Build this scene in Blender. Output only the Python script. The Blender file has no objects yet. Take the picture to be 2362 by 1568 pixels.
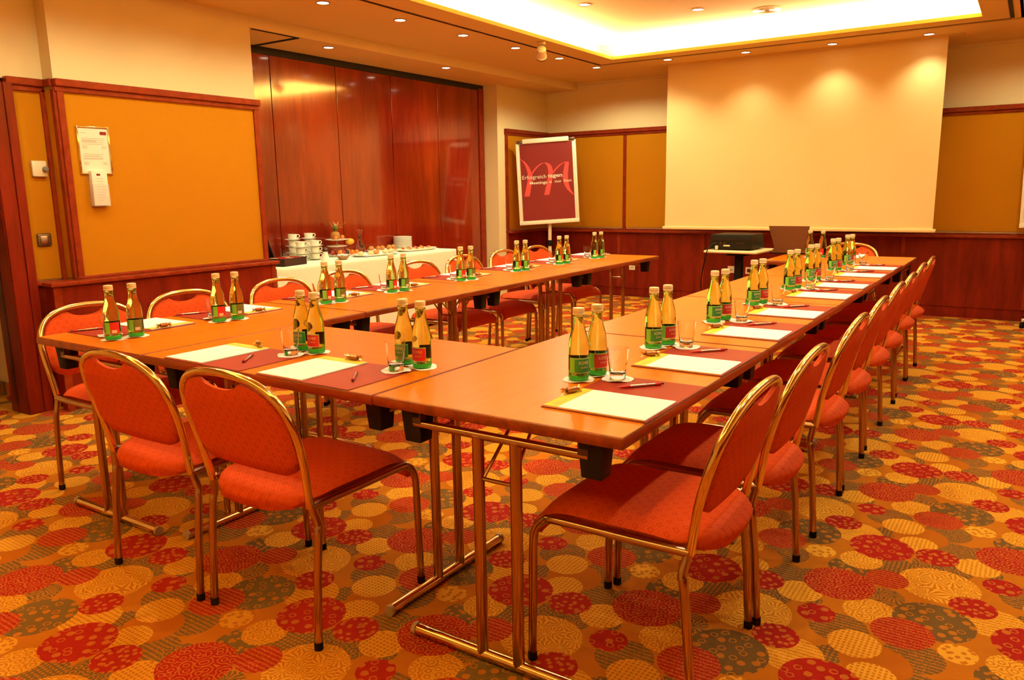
import bpy, bmesh, math, random
from mathutils import Vector, Matrix
random.seed(7)
sc = bpy.context.scene
C = sc.collection
PI = math.pi
# ------------------------------------------------------------------ camera, world, exposure
cam_d = bpy.data.cameras.new('camera'); cam = bpy.data.objects.new('camera', cam_d); C.objects.link(cam)
cam.location = (0.7425, -1.5773, 1.3094)
cam.rotation_euler = (1.38349, 0.01557, 0.582646)
cam_d.sensor_width = 36.0; cam_d.lens = 27.3597; cam_d.clip_start = 0.02; cam_d.clip_end = 60
sc.camera = cam
w = bpy.data.worlds.new('world'); sc.world = w; w.use_nodes = True
w.node_tree.nodes['Background'].inputs[0].default_value = (1.0, 0.7, 0.4, 1)
w.node_tree.nodes['Background'].inputs[1].default_value = 0.02
sc.view_settings.view_transform = 'Standard'; sc.view_settings.look = 'None'
sc.view_settings.exposure = 0.15; sc.view_settings.gamma = 1.0
sc.view_settings.use_curve_mapping = False
sc.cycles.max_bounces = 9; sc.cycles.diffuse_bounces = 4; sc.cycles.glossy_bounces = 3
sc.cycles.use_adaptive_sampling = True; sc.cycles.adaptive_threshold = 0.02
sc.cycles.transmission_bounces = 8; sc.cycles.transparent_max_bounces = 8
sc.cycles.caustics_reflective = False; sc.cycles.caustics_refractive = False
sc.cycles.sample_clamp_indirect = 6.0
LAMP = (0.88, 0.92, 0.60)          # halogen downlights
COVE = (0.96, 0.99, 0.64)          # lamps hidden in the cove
SPOT_W = 26.0
COVE_W = 58.0                      # per metre of cove

def area(name, loc, rot, sx, sy, power, col):
    l = bpy.data.lights.new(name, 'AREA'); l.shape = 'RECTANGLE'; l.size = sx; l.size_y = sy
    l.energy = power; l.color = col
    o = bpy.data.objects.new(name, l); C.objects.link(o); o.location = loc; o.rotation_euler = rot
    return o
# tray ceiling opening and the lamps lying on its ledge
OX0, OX1, OY0, OY1 = -3.02, 0.27, -2.3, 6.05
ZC = 2.64; ZT = 2.83; TM = 0.26
def cove(name, x, y, sx, sy):
    area(name, (x, y, 2.675), (PI, 0, 0), sx, sy, COVE_W * max(sx, sy), COVE)
cove('cove_lamp', OX0 - 0.13, (OY0 + OY1) / 2, 0.05, OY1 - OY0)
cove('cove_lamp', OX1 + 0.13, (OY0 + OY1) / 2, 0.05, OY1 - OY0)
cove('cove_lamp', (OX0 + OX1) / 2, OY1 + 0.13, OX1 - OX0, 0.05)
cove('cove_lamp', (OX0 + OX1) / 2, OY0 - 0.13, OX1 - OX0, 0.05)

# ------------------------------------------------------------------ materials
def mat(name):
    m = bpy.data.materials.new(name); m.use_nodes = True
    nt = m.node_tree
    return m, nt, nt.nodes['Principled BSDF']
def nd(nt, typ, ins=None, **kw):
    n = nt.nodes.new(typ)
    for k, v in kw.items(): setattr(n, k, v)
    for k, v in (ins or {}).items():
        if hasattr(v, 'is_output') or isinstance(v, bpy.types.NodeSocket): nt.links.new(v, n.inputs[k])
        else: n.inputs[k].default_value = v
    return n
def mth(nt, op, a, b=None, c=None):
    ins = {0: a}
    if b is not None: ins[1] = b
    if c is not None: ins[2] = c
    return nd(nt, 'ShaderNodeMath', ins, operation=op).outputs[0]
def mixc(nt, f, a, b, blend='MIX'):
    n = nt.nodes.new('ShaderNodeMix'); n.data_type = 'RGBA'; n.blend_type = blend
    for i, v in ((0, f), (6, a), (7, b)):
        if isinstance(v, bpy.types.NodeSocket): nt.links.new(v, n.inputs[i])
        else: n.inputs[i].default_value = v if i == 0 else (*v[:3], 1)
    return n.outputs[2]
def simple(name, col, rough=0.5, metal=0.0, coat=0.0, noise=0.0, bump=0.0, scale=40.0, spec=0.5, trans=0.0, ior=1.45):
    m, nt, b = mat(name)
    b.inputs['Base Color'].default_value = (*col, 1); b.inputs['Roughness'].default_value = rough
    b.inputs['Metallic'].default_value = metal; b.inputs['Coat Weight'].default_value = coat
    b.inputs['Specular IOR Level'].default_value = spec; b.inputs['IOR'].default_value = ior
    b.inputs['Transmission Weight'].default_value = trans
    if noise or bump:
        tc = nd(nt, 'ShaderNodeTexCoord')
        nz = nd(nt, 'ShaderNodeTexNoise', {'Vector': tc.outputs['Object'], 'Scale': scale, 'Detail': 4.0})
        if noise:
            c2 = tuple(max(0, c * (1 - noise)) for c in col)
            nt.links.new(mixc(nt, nz.outputs['Fac'], col, c2), b.inputs['Base Color'])
        if bump:
            bp = nd(nt, 'ShaderNodeBump', {'Height': nz.outputs['Fac'], 'Strength': bump, 'Distance': 0.002})
            nt.links.new(bp.outputs[0], b.inputs['Normal'])
    return m
def wood(name, c1, c2, rough=0.25, scale=(9, 9, 0.9), coat=0.0, coord='Object', big=0.0, tint=(1, 0.8, 0.6), spec=0.5):
    m, nt, b = mat(name)
    tc = nd(nt, 'ShaderNodeTexCoord')
    if coord == 'World':
        vec = nd(nt, 'ShaderNodeNewGeometry').outputs['Position']
    else: vec = tc.outputs['Object']
    mp = nd(nt, 'ShaderNodeMapping', {'Vector': vec, 'Scale': scale})
    n1 = nd(nt, 'ShaderNodeTexNoise', {'Vector': mp.outputs[0], 'Scale': 2.2, 'Detail': 6.0, 'Distortion': 0.6})
    n2 = nd(nt, 'ShaderNodeTexNoise', {'Vector': mp.outputs[0], 'Scale': 16.0, 'Detail': 3.0, 'Distortion': 0.2})
    f = mth(nt, 'ADD', mth(nt, 'MULTIPLY', n1.outputs['Fac'], 0.75), mth(nt, 'MULTIPLY', n2.outputs['Fac'], 0.25))
    if big:
        n3 = nd(nt, 'ShaderNodeTexNoise', {'Vector': vec, 'Scale': 0.9, 'Detail': 1.0})
        f = mth(nt, 'ADD', f, mth(nt, 'MULTIPLY', mth(nt, 'SUBTRACT', n3.outputs['Fac'], 0.5), big))
    cr = nd(nt, 'ShaderNodeMapRange', {0: f, 1: 0.36, 2: 0.66})
    nt.links.new(mixc(nt, cr.outputs[0], c1, c2), b.inputs['Base Color'])
    b.inputs['Roughness'].default_value = rough; b.inputs['Coat Weight'].default_value = coat
    b.inputs['Coat Roughness'].default_value = 0.07; b.inputs['Specular Tint'].default_value = (*tint, 1); b.inputs['Specular IOR Level'].default_value = spec
    bp = nd(nt, 'ShaderNodeBump', {'Height': f, 'Strength': 0.06, 'Distance': 0.001})
    nt.links.new(bp.outputs[0], b.inputs['Normal'])
    return m
def weave(name, col, amp=0.25, sc_=260.0, rough=0.9):
    m, nt, b = mat(name)
    g = nd(nt, 'ShaderNodeNewGeometry').outputs['Position']
    nz = nd(nt, 'ShaderNodeTexNoise', {'Vector': g, 'Scale': sc_, 'Detail': 2.0})
    nz2 = nd(nt, 'ShaderNodeTexNoise', {'Vector': g, 'Scale': 2.0, 'Detail': 2.0})
    f = mth(nt, 'ADD', mth(nt, 'MULTIPLY', nz.outputs['Fac'], 0.7), mth(nt, 'MULTIPLY', nz2.outputs['Fac'], 0.3))
    nt.links.new(mixc(nt, f, col, tuple(c * (1 - amp) for c in col)), b.inputs['Base Color'])
    b.inputs['Roughness'].default_value = rough; b.inputs['Specular IOR Level'].default_value = 0.15
    bp = nd(nt, 'ShaderNodeBump', {'Height': nz.outputs['Fac'], 'Strength': 0.25, 'Distance': 0.001})
    nt.links.new(bp.outputs[0], b.inputs['Normal'])
    return m
def emis(name, col, s):
    m, nt, b = mat(name)
    b.inputs['Base Color'].default_value = (*col, 1)
    b.inputs['Emission Color'].default_value = (*col, 1); b.inputs['Emission Strength'].default_value = s
    return m

def carpet():
    m, nt, b = mat('carpet')
    pos = nd(nt, 'ShaderNodeNewGeometry').outputs['Position']
    k = 1 / math.sqrt(2)
    # wobble the woven edges a little
    nz = nd(nt, 'ShaderNodeTexNoise', {'Vector': pos, 'Scale': 150.0, 'Detail': 1.0})
    wob = nd(nt, 'ShaderNodeVectorMath', {0: nz.outputs['Color'], 1: (0.5, 0.5, 0.5)}, operation='SUBTRACT')
    wob = nd(nt, 'ShaderNodeVectorMath', {0: wob.outputs[0], 'Scale': 0.006}, operation='SCALE')
    pos2 = nd(nt, 'ShaderNodeVectorMath', {0: pos, 1: wob.outputs[0]}, operation='ADD').outputs[0]
    p = nd(nt, 'ShaderNodeVectorMath', {0: pos2, 1: (k, k, 0)}, operation='DOT_PRODUCT').outputs['Value']
    q = nd(nt, 'ShaderNodeVectorMath', {0: pos2, 1: (-k, k, 0)}, operation='DOT_PRODUCT').outputs['Value']
    P = nd(nt, 'ShaderNodeCombineXYZ', {0: p, 1: q, 2: 0.0}).outputs[0]
    TP, TQ = 0.682, 0.668
    # fine figures woven inside the discs
    v = nd(nt, 'ShaderNodeTexVoronoi', {'Vector': P, 'Scale': 30.0, 'Randomness': 0.8}, voronoi_dimensions='2D')
    rings = mth(nt, 'GREATER_THAN', mth(nt, 'SINE', mth(nt, 'MULTIPLY', v.outputs['Distance'], 19.0)), -0.45)
    v2 = nd(nt, 'ShaderNodeTexVoronoi', {'Vector': P, 'Scale': 42.0, 'Randomness': 0.9}, voronoi_dimensions='2D')
    spots = mth(nt, 'GREATER_THAN', v2.outputs['Distance'], 0.30)
    wv = nd(nt, 'ShaderNodeTexWave', {'Vector': P, 'Scale': 28.0, 'Distortion': 5.0, 'Detail': 1.5, 'Detail Scale': 9.0}, bands_direction='DIAGONAL')
    waves = mth(nt, 'GREATER_THAN', wv.outputs['Fac'], 0.30)
    mp = nd(nt, 'ShaderNodeMapping', {'Vector': P, 'Rotation': (0, 0, 0.8)})
    wv2 = nd(nt, 'ShaderNodeTexWave', {'Vector': mp.outputs[0], 'Scale': 22.0, 'Distortion': 0.6}, bands_direction='X')
    wv3 = nd(nt, 'ShaderNodeTexWave', {'Vector': mp.outputs[0], 'Scale': 22.0, 'Distortion': 0.6}, bands_direction='Y')
    tri = mth(nt, 'GREATER_THAN', mth(nt, 'ADD', wv2.outputs['Fac'], wv3.outputs['Fac']), 0.75)
    v3 = nd(nt, 'ShaderNodeTexVoronoi', {'Vector': P, 'Scale': 17.0, 'Randomness': 0.7}, voronoi_dimensions='2D')
    sub = nd(nt, 'ShaderNodeVectorMath', {0: v3.outputs['Position'], 1: P}, operation='SUBTRACT')
    sx = nd(nt, 'ShaderNodeSeparateXYZ', {0: sub.outputs[0]})
    ang = mth(nt, 'ARCTAN2', sx.outputs[1], sx.outputs[0])
    fl = mth(nt, 'GREATER_THAN', mth(nt, 'SINE', mth(nt, 'MULTIPLY', ang, 13.0)), -0.1)
    fl = mth(nt, 'MAXIMUM', fl, mth(nt, 'LESS_THAN', v3.outputs['Distance'], 0.10))
    v4 = nd(nt, 'ShaderNodeTexVoronoi', {'Vector': P, 'Scale': 25.0, 'Randomness': 0.55}, voronoi_dimensions='2D')
    d4 = v4.outputs['Distance']
    big = mth(nt, 'SUBTRACT', 1.0, mth(nt, 'MULTIPLY', mth(nt, 'GREATER_THAN', d4, 0.20), mth(nt, 'LESS_THAN', d4, 0.30)))
    vc = nd(nt, 'ShaderNodeSeparateColor', {0: v4.outputs['Color']})
    big = mth(nt, 'MULTIPLY', big, mth(nt, 'SUBTRACT', 1.0, mth(nt, 'MULTIPLY', mth(nt, 'GREATER_THAN', vc.outputs[0], 0.55), mth(nt, 'LESS_THAN', d4, 0.30))))
    figs = {'rings': rings, 'spots': spots, 'waves': waves, 'tri': tri, 'flower': fl, 'big': big}
    O = (0.50, 0.152, 0.010); Y = (0.82, 0.38, 0.035); Rr = (0.36, 0.016, 0.010); G = (0.155, 0.082, 0.026)
    O2 = (0.45, 0.120, 0.008)
    cols = {}
    def colour(c, f):
        if (c, f) in cols: return cols[c, f]
        if f == 'plain': r = mixc(nt, 0.0, O2, O2)
        else:
            base = {'R': Rr, 'Y': Y, 'G': G}[c]
            lo = {'R': (0.52, 0.135, 0.022), 'Y': (0.55, 0.175, 0.014), 'G': (0.46, 0.15, 0.018)}[c]
            r = mixc(nt, figs[f], lo, base)
        cols[c, f] = r; return r
    discs = [('G','tri',.374,.598,.046),('G','waves',.575,.704,.082),('G','waves',.365,.756,.085),('G','flower',.454,1.025,.06),
     ('G','rings',.593,1.339,.095),('G','waves',.623,1.503,.074),('G','tri',.442,1.266,.078),('G','spots',.32,1.181,.07),('G','tri',.262,.885,.03),
     ('G','rings',.705,1.53,.052),
     ('O','plain',.489,.618,.095),('Y','spots',.207,1.259,.052),
     ('Y','waves',.759,1.024,.092),('Y','tri',.422,.69,.074),('Y','rings',.428,.905,.078),('Y','rings',.345,1.258,.07),
     ('Y','tri',.499,1.5,.066),('Y','spots',.694,1.401,.07),('Y','tri',.208,.913,.062),('Y','flower',.595,1.197,.123),
     ('G','big',.604,.939,.115),
     ('R','big',.29,.807,.057),('R','rings',.313,1.041,.112),('R','waves',.443,1.154,.067),('R','waves',.532,.823,.088),
     ('R','spots',.699,1.093,.068),('R','big',.389,1.404,.108),('R','spots',.57,1.417,.07)]
    cur = mixc(nt, 0.0, O, O)
    for c, f, x, y, r in discs:
        cp, cq = (x + y) * k, (y - x) * k
        wr = nd(nt, 'ShaderNodeVectorMath', {0: P, 1: (cp + TP / 2, cq + TQ / 2, 1), 2: (cp - TP / 2, cq - TQ / 2, -1)}, operation='WRAP').outputs[0]
        d = nd(nt, 'ShaderNodeVectorMath', {0: wr, 1: (cp, cq, 0)}, operation='DISTANCE').outputs['Value']
        cur = mixc(nt, mth(nt, 'LESS_THAN', d, r), cur, colour(c, f))
    fine = nd(nt, 'ShaderNodeTexNoise', {'Vector': pos, 'Scale': 420.0, 'Detail': 2.0})
    cur = mixc(nt, 0.5, cur, mixc(nt, fine.outputs['Fac'], (0.55, 0.55, 0.55), (1.4, 1.4, 1.4)), 'MULTIPLY')
    nt.links.new(cur, b.inputs['Base Color'])
    b.inputs['Roughness'].default_value = 0.95; b.inputs['Specular IOR Level'].default_value = 0.05
    bp = nd(nt, 'ShaderNodeBump', {'Height': fine.outputs['Fac'], 'Strength': 0.5, 'Distance': 0.003})
    nt.links.new(bp.outputs[0], b.inputs['Normal'])
    return m

def chair_fabric():
    m, nt, b = mat('chair_fabric')
    uv = nd(nt, 'ShaderNodeUVMap').outputs[0]
    sp = nd(nt, 'ShaderNodeSeparateXYZ', {0: uv})
    S = 1 / 0.042
    a = mth(nt, 'MULTIPLY', mth(nt, 'ADD', sp.outputs[0], sp.outputs[1]), S)
    c = mth(nt, 'MULTIPLY', mth(nt, 'SUBTRACT', sp.outputs[0], sp.outputs[1]), S)
    fa = mth(nt, 'ABSOLUTE', mth(nt, 'SUBTRACT', mth(nt, 'FRACT', a), 0.5))
    fc = mth(nt, 'ABSOLUTE', mth(nt, 'SUBTRACT', mth(nt, 'FRACT', c), 0.5))
    mx = mth(nt, 'MAXIMUM', fa, fc)
    line = mth(nt, 'GREATER_THAN', mx, 0.45)
    inner = mth(nt, 'MULTIPLY', mth(nt, 'LESS_THAN', mx, 0.25), mth(nt, 'GREATER_THAN', mx, 0.10))
    f = mth(nt, 'MAXIMUM', mth(nt, 'MULTIPLY', line, 0.45), inner)
    nz = nd(nt, 'ShaderNodeTexNoise', {'Vector': uv, 'Scale': 500.0, 'Detail': 2.0})
    col = mixc(nt, mth(nt, 'MULTIPLY', f, 0.5), (0.66, 0.080, 0.015), (0.46, 0.034, 0.008))
    col = mixc(nt, 0.3, col, nz.outputs['Fac'], 'OVERLAY')
    nt.links.new(col, b.inputs['Base Color'])
    b.inputs['Roughness'].default_value = 0.8; b.inputs['Specular IOR Level'].default_value = 0.1
    bp = nd(nt, 'ShaderNodeBump', {'Height': mth(nt, 'ADD', mth(nt, 'MULTIPLY', f, 0.6), mth(nt, 'MULTIPLY', nz.outputs['Fac'], 0.4)), 'Strength': 0.25, 'Distance': 0.0015})
    nt.links.new(bp.outputs[0], b.inputs['Normal'])
    return m

M = {}
M['carpet'] = carpet()
M['fabric'] = chair_fabric()
M['plaster'] = weave('cream_wallcovering', (0.87, 0.68, 0.36), 0.06, 500)
M['ceiling'] = simple('ceiling_paint', (0.78, 0.50, 0.15), 0.9, noise=0.04, scale=3)
M['panel'] = weave('orange_wall_fabric', (0.56, 0.20, 0.002), 0.14, 420)
M['wain'] = wood('mahogany_wainscot', (0.10, 0.006, 0.003), (0.21, 0.014, 0.006), 0.34, (4, 4, 0.6), coord='World', big=0.5, spec=0.3, tint=(1, .5, .25))
M['trim'] = wood('mahogany_trim', (0.18, 0.017, 0.005), (0.28, 0.032, 0.009), 0.34, (6, 6, 6), coord='World', spec=0.22, tint=(1, .5, .25))
M['partition'] = wood('gloss_mahogany_partition', (0.15, 0.007, 0.002), (0.28, 0.022, 0.004), 0.14, (2.0, 2.0, 0.3), coat=0.9, coord='World', big=0.6)
M['table'] = wood('beech_laminate', (0.66, 0.140, 0.0005), (0.74, 0.175, 0.001), 0.28, (1.0, 14, 14), tint=(1, 0.6, 0.15), spec=0.22)
M['edge'] = wood('table_edge_wood', (0.15, 0.017, 0.004), (0.29, 0.040, 0.008), 0.3, (2, 10, 10))
M['steel'] = simple('bronze_toned_chrome', (0.46, 0.29, 0.17), 0.20, metal=1.0)
M['gold'] = simple('brass_toned_chrome', (0.80, 0.60, 0.30), 0.13, metal=1.0)
M['black'] = simple('black_plastic', (0.008, 0.005, 0.004), 0.55, spec=0.15)
M['rubber'] = simple('black_rubber', (0.012, 0.008, 0.006), 0.8, spec=0.1)
M['foot_cap'] = simple('grey_plastic_cap', (0.42, 0.30, 0.20), 0.5)
M['white'] = simple('white_plastic', (0.86, 0.72, 0.50), 0.35)
M['porcelain'] = simple('porcelain', (0.92, 0.86, 0.72), 0.18)
M['paper'] = simple('white_paper', (0.96, 0.96, 0.97), 0.7)
M['paper_shade'] = simple('cream_notice_paper', (0.88, 0.74, 0.56), 0.6)
M['cloth'] = weave('white_tablecloth', (0.93, 0.87, 0.66), 0.05, 300)
M['screen'] = simple('projection_screen', (0.84, 0.60, 0.27), 0.8, noise=0.03, scale=3)
M['yellow'] = simple('yellow_header_print', (0.88, 0.60, 0.02), 0.6)
M['print'] = simple('grey_print', (0.45, 0.32, 0.22), 0.7)
M['leather'] = simple('red_leather', (0.28, 0.021, 0.010), 0.5, bump=0.15, scale=500, spec=0.12)
M['leather_edge'] = simple('dark_leather', (0.16, 0.02, 0.015), 0.5)
M['red'] = simple('red_plastic', (0.60, 0.03, 0.03), 0.25)
M['silver'] = simple('silver_metal', (0.55, 0.42, 0.38), 0.25, metal=1.0)
M['dark_metal'] = simple('dark_metal', (0.10, 0.05, 0.04), 0.3, metal=0.8)
M['candy'] = simple('brown_foil', (0.34, 0.13, 0.045), 0.22, metal=0.75, bump=0.4, scale=120)
M['foil'] = simple('gold_foil', (0.85, 0.62, 0.32), 0.22, metal=0.9, bump=0.5, scale=160)
M['cap'] = simple('pale_bottle_cap', (0.80, 0.66, 0.40), 0.35)
M['glass'] = simple('clear_glass', (1, 1, 1), 0.0, trans=1.0, ior=1.33)
M['bottle'] = simple('green_bottle_glass', (0.60, 0.86, 0.30), 0.02, trans=1.0, ior=1.36)
M['bottle_base'] = simple('thick_green_glass', (0.05, 0.66, 0.05), 0.05, trans=0.55, ior=1.45)
M['red_label'] = simple('red_label_paper', (0.62, 0.022, 0.02), 0.45)
M['green_label'] = simple('dark_green_label_paper', (0.02, 0.19, 0.045), 0.45)
M['lime_label'] = simple('lime_label_edge', (0.20, 0.62, 0.08), 0.4)
M['label_print'] = simple('pale_label_print', (0.90, 0.66, 0.42), 0.5)
M['barcode'] = simple('barcode_white', (0.85, 0.70, 0.55), 0.5)
M['brown_label'] = simple('olive_back_label', (0.12, 0.12, 0.035), 0.5)
M['lamp'] = emis('halogen_lamp_face', (1.0, 0.86, 0.58), 9.0)
M['ring'] = simple('brushed_ring', (0.42, 0.22, 0.10), 0.35, metal=0.6)
M['brass'] = simple('ivory_spotlight_paint', (0.72, 0.52, 0.26), 0.35)
M['poster'] = simple('maroon_poster', (0.22, 0.016, 0.012), 0.5, spec=0.2)
M['logo'] = simple('bright_red_print', (0.95, 0.055, 0.04), 0.5)
M['poster_text'] = simple('pale_print', (0.92, 0.72, 0.50), 0.5)
M['laptop'] = simple('taupe_laptop_lid', (0.13, 0.055, 0.030), 0.45, noise=0.1)
M['slot'] = simple('dark_slot', (0.10, 0.03, 0.01), 0.8)
M['dark'] = simple('dark_gap', (0.012, 0.008, 0.006), 0.8)
M['grey'] = simple('grey_knob', (0.22, 0.18, 0.15), 0.4)
M['bronze'] = simple('bronze_switch', (0.20, 0.11, 0.05), 0.3, metal=0.5)
M['holder'] = simple('clear_acrylic', (1, 0.9, 0.8), 0.08); M['holder'].node_tree.nodes['Principled BSDF'].inputs['Alpha'].default_value = 0.22
M['pineapple'] = simple('pineapple_skin', (0.62, 0.27, 0.04), 0.6, noise=0.6, bump=0.9, scale=60)
M['leaf'] = simple('green_leaf', (0.14, 0.20, 0.03), 0.5, noise=0.4)
M['leaf_yellow'] = simple('yellow_leaf', (0.62, 0.42, 0.06), 0.5, noise=0.3)
M['petal'] = simple('red_petal', (0.62, 0.03, 0.04), 0.5)
M['melon'] = simple('yellow_melon', (0.90, 0.42, 0.02), 0.35, noise=0.2)
M['orange'] = simple('orange_peel', (0.85, 0.22, 0.02), 0.4, bump=0.3, scale=90)
M['berry'] = simple('dark_red_berry', (0.34, 0.03, 0.02), 0.25)
M['grape'] = simple('black_grape', (0.05, 0.015, 0.02), 0.2)
M['bread'] = simple('golden_bread_crust', (0.66, 0.27, 0.05), 0.5, noise=0.5, bump=0.5, scale=30)
M['bread_pale'] = simple('pale_bread', (0.85, 0.62, 0.30), 0.6, noise=0.25, scale=25)
M['sugar'] = simple('sugar_white', (0.9, 0.85, 0.75), 0.7, bump=0.8, scale=90)
M['tea'] = simple('dark_tea_box', (0.035, 0.012, 0.009), 0.6, spec=0.2)
M['cart'] = simple('cream_cart_top', (0.86, 0.66, 0.36), 0.35)

# ------------------------------------------------------------------ mesh helpers
def build(name, vf, m, parent=None, smooth=True, kind=None, loc=None, sharp=40, uvfn=None):
    V, F = vf
    me = bpy.data.meshes.new(name); me.from_pydata([tuple(v) for v in V], [], F); me.update()
    bm = bmesh.new(); bm.from_mesh(me); bmesh.ops.recalc_face_normals(bm, faces=bm.faces)
    if smooth:
        for f in bm.faces: f.smooth = True
        for e in bm.edges:
            if len(e.link_faces) == 2 and e.calc_face_angle(0) > math.radians(sharp): e.smooth = False
    bm.to_mesh(me); bm.free()
    if uvfn:
        uvl = me.uv_layers.new(name='UVMap')
        for lp in me.loops:
            uvl.data[lp.index].uv = uvfn(me.vertices[lp.vertex_index].co)
    me.materials.append(M[m])
    o = bpy.data.objects.new(name, me); C.objects.link(o)
    if parent: o.parent = parent
    if loc: o.location = loc
    if kind: o['kind'] = kind
    return o
def tag(o, label, cat, group=None, kind=None):
    o['label'] = label; o['category'] = cat
    if group: o['group'] = group
    if kind: o['kind'] = kind
    return o
def thing(name, label, cat, loc=(0, 0, 0), rz=0.0, group=None, kind=None):
    o = bpy.data.objects.new(name, None); C.objects.link(o); o.empty_display_size = 0.1
    o.location = loc; o.rotation_euler = (0, 0, rz)
    return tag(o, label, cat, group, kind)
def cat_(*parts):
    V, F = [], []
    for v, f in parts:
        n = len(V); V += [tuple(a) for a in v]; F += [tuple(i + n for i in g) for g in f]
    return V, F
def xf(vf, mtx):
    return [tuple(mtx @ Vector(v)) for v in vf[0]], vf[1]
def mv(vf, d): return xf(vf, Matrix.Translation(d))
def box(x0, x1, y0, y1, z0, z1, bev=0.0, seg=2):
    if bev <= 0:
        V = [(x0,y0,z0),(x1,y0,z0),(x1,y1,z0),(x0,y1,z0),(x0,y0,z1),(x1,y0,z1),(x1,y1,z1),(x0,y1,z1)]
        return V, [(3,2,1,0),(4,5,6,7),(0,1,5,4),(1,2,6,5),(2,3,7,6),(3,0,4,7)]
    bm = bmesh.new(); bmesh.ops.create_cube(bm, size=1)
    for v in bm.verts:
        v.co = Vector(((x0+x1)/2 + v.co.x*(x1-x0), (y0+y1)/2 + v.co.y*(y1-y0), (z0+z1)/2 + v.co.z*(z1-z0)))
    bmesh.ops.bevel(bm, geom=list(bm.edges), offset=bev, segments=seg, affect='EDGES', profile=0.5)
    r = [tuple(v.co) for v in bm.verts], [tuple(v.index for v in f.verts) for f in bm.faces]
    bm.verts.index_update(); r = [tuple(v.co) for v in bm.verts], [tuple(v.index for v in f.verts) for f in bm.faces]
    bm.free(); return r
def lathe(prof, seg=24, caps=True, cx=0, cy=0):
    V, F = [], []
    for r, z in prof:
        for i in range(seg):
            a = 2*PI*i/seg; V.append((cx + r*math.cos(a), cy + r*math.sin(a), z))
    for j in range(len(prof)-1):
        for i in range(seg):
            k = (i+1) % seg
            F.append((j*seg+i, j*seg+k, (j+1)*seg+k, (j+1)*seg+i))
    if caps:
        F.append(tuple(range(seg))[::-1]); n = (len(prof)-1)*seg; F.append(tuple(range(n, n+seg)))
    return V, F
def tube(path, r, seg=10, caps=True):
    P = [Vector(p) for p in path]; n = len(P); V, F = [], []
    rr = r if isinstance(r, (list, tuple)) else [r]*n
    prev = None
    for i in range(n):
        t = (P[min(i+1, n-1)] - P[max(i-1, 0)]).normalized()
        if prev is None:
            up = Vector((0, 0, 1)) if abs(t.z) < 0.9 else Vector((1, 0, 0))
            u = t.cross(up).normalized()
        else:
            u = (prev - t * prev.dot(t)).normalized()
        prev = u; v = t.cross(u)
        for k in range(seg):
            a = 2*PI*k/seg; V.append(tuple(P[i] + (u*math.cos(a) + v*math.sin(a))*rr[i]))
    for i in range(n-1):
        for k in range(seg):
            l = (k+1) % seg; F.append((i*seg+k, i*seg+l, (i+1)*seg+l, (i+1)*seg+k))
    if caps:
        F.append(tuple(range(seg))[::-1]); F.append(tuple(range((n-1)*seg, n*seg)))
    return V, F
def smoothpath(pts, sub=4):
    P = [Vector(p) for p in pts]; out = []
    for i in range(len(P)-1):
        a, b, c, d = P[max(i-1, 0)], P[i], P[i+1], P[min(i+2, len(P)-1)]
        for s in range(sub):
            t = s/sub
            out.append(0.5*((2*b) + (c-a)*t + (2*a-5*b+4*c-d)*t*t + (-a+3*b-3*c+d)*t**3))
    out.append(P[-1]); return out
def ball(r, loc=(0, 0, 0), seg=12, sq=(1, 1, 1)):
    prof = [(max(1e-4, r*math.sin(PI*i/8)), -r*math.cos(PI*i/8)) for i in range(9)]
    V, F = lathe(prof, seg)
    return [(x*sq[0]+loc[0], y*sq[1]+loc[1], z*sq[2]+loc[2]) for x, y, z in V], F
def text_vf(s, width=None, height=None, bold=0.0, ext=0.0):
    cu = bpy.data.curves.new('t', 'FONT'); cu.body = s; cu.resolution_u = 3; cu.offset = bold; cu.extrude = ext
    o = bpy.data.objects.new('t', cu); C.objects.link(o)
    dg = bpy.context.evaluated_depsgraph_get()
    me = bpy.data.meshes.new_from_object(o.evaluated_get(dg))
    V = [tuple(v.co) for v in me.vertices]; F = [tuple(p.vertices) for p in me.polygons]
    bpy.data.objects.remove(o); bpy.data.curves.remove(cu); bpy.data.meshes.remove(me)
    x0 = min(v[0] for v in V); x1 = max(v[0] for v in V); 
    k = width/(x1-x0) if width else height/0.72
    ky = k if height is None else height/0.72
    return [((v[0]-x0)*k, v[1]*ky, v[2]) for v in V], F
def children_map():
    d = {}
    for o in C.objects: d.setdefault(o.parent, []).append(o)
    return d
def dup(root, loc, rz=None, label=None, scale=None):
    kids = dup.cache.get(root.name)
    if kids is None:
        cm = children_map(); kids = [(c, cm.get(c, [])) for c in cm.get(root, [])]; dup.cache[root.name] = kids
    r = root.copy(); C.objects.link(r); r.location = loc
    if rz is not None: r.rotation_euler = (0, 0, rz)
    if label: r['label'] = label
    if scale: r.scale = scale
    for c, gs in kids:
        d = c.copy(); C.objects.link(d); d.parent = r
        for g in gs:
            e = g.copy(); C.objects.link(e); e.parent = d
    return r
dup.cache = {}
ORD = ['nearest', 'second', 'third', 'fourth', 'fifth', 'sixth', 'seventh', 'farthest']

# ------------------------------------------------------------------ room shell
def struct(name, vf, m, label, cat, parent=None, smooth=False):
    o = build(name, vf, m, parent, smooth=smooth)
    if parent is None: tag(o, label, cat, kind='structure')
    return o
XR, YF, YB, XL = 1.95, -3.1, 7.43, -4.28
floor = struct('floor', box(-6.2, XR, YF, YB+0.02, -0.05, 0.0), 'carpet', 'orange patterned carpet with overlapping red, yellow and brown discs', 'floor')
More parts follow.
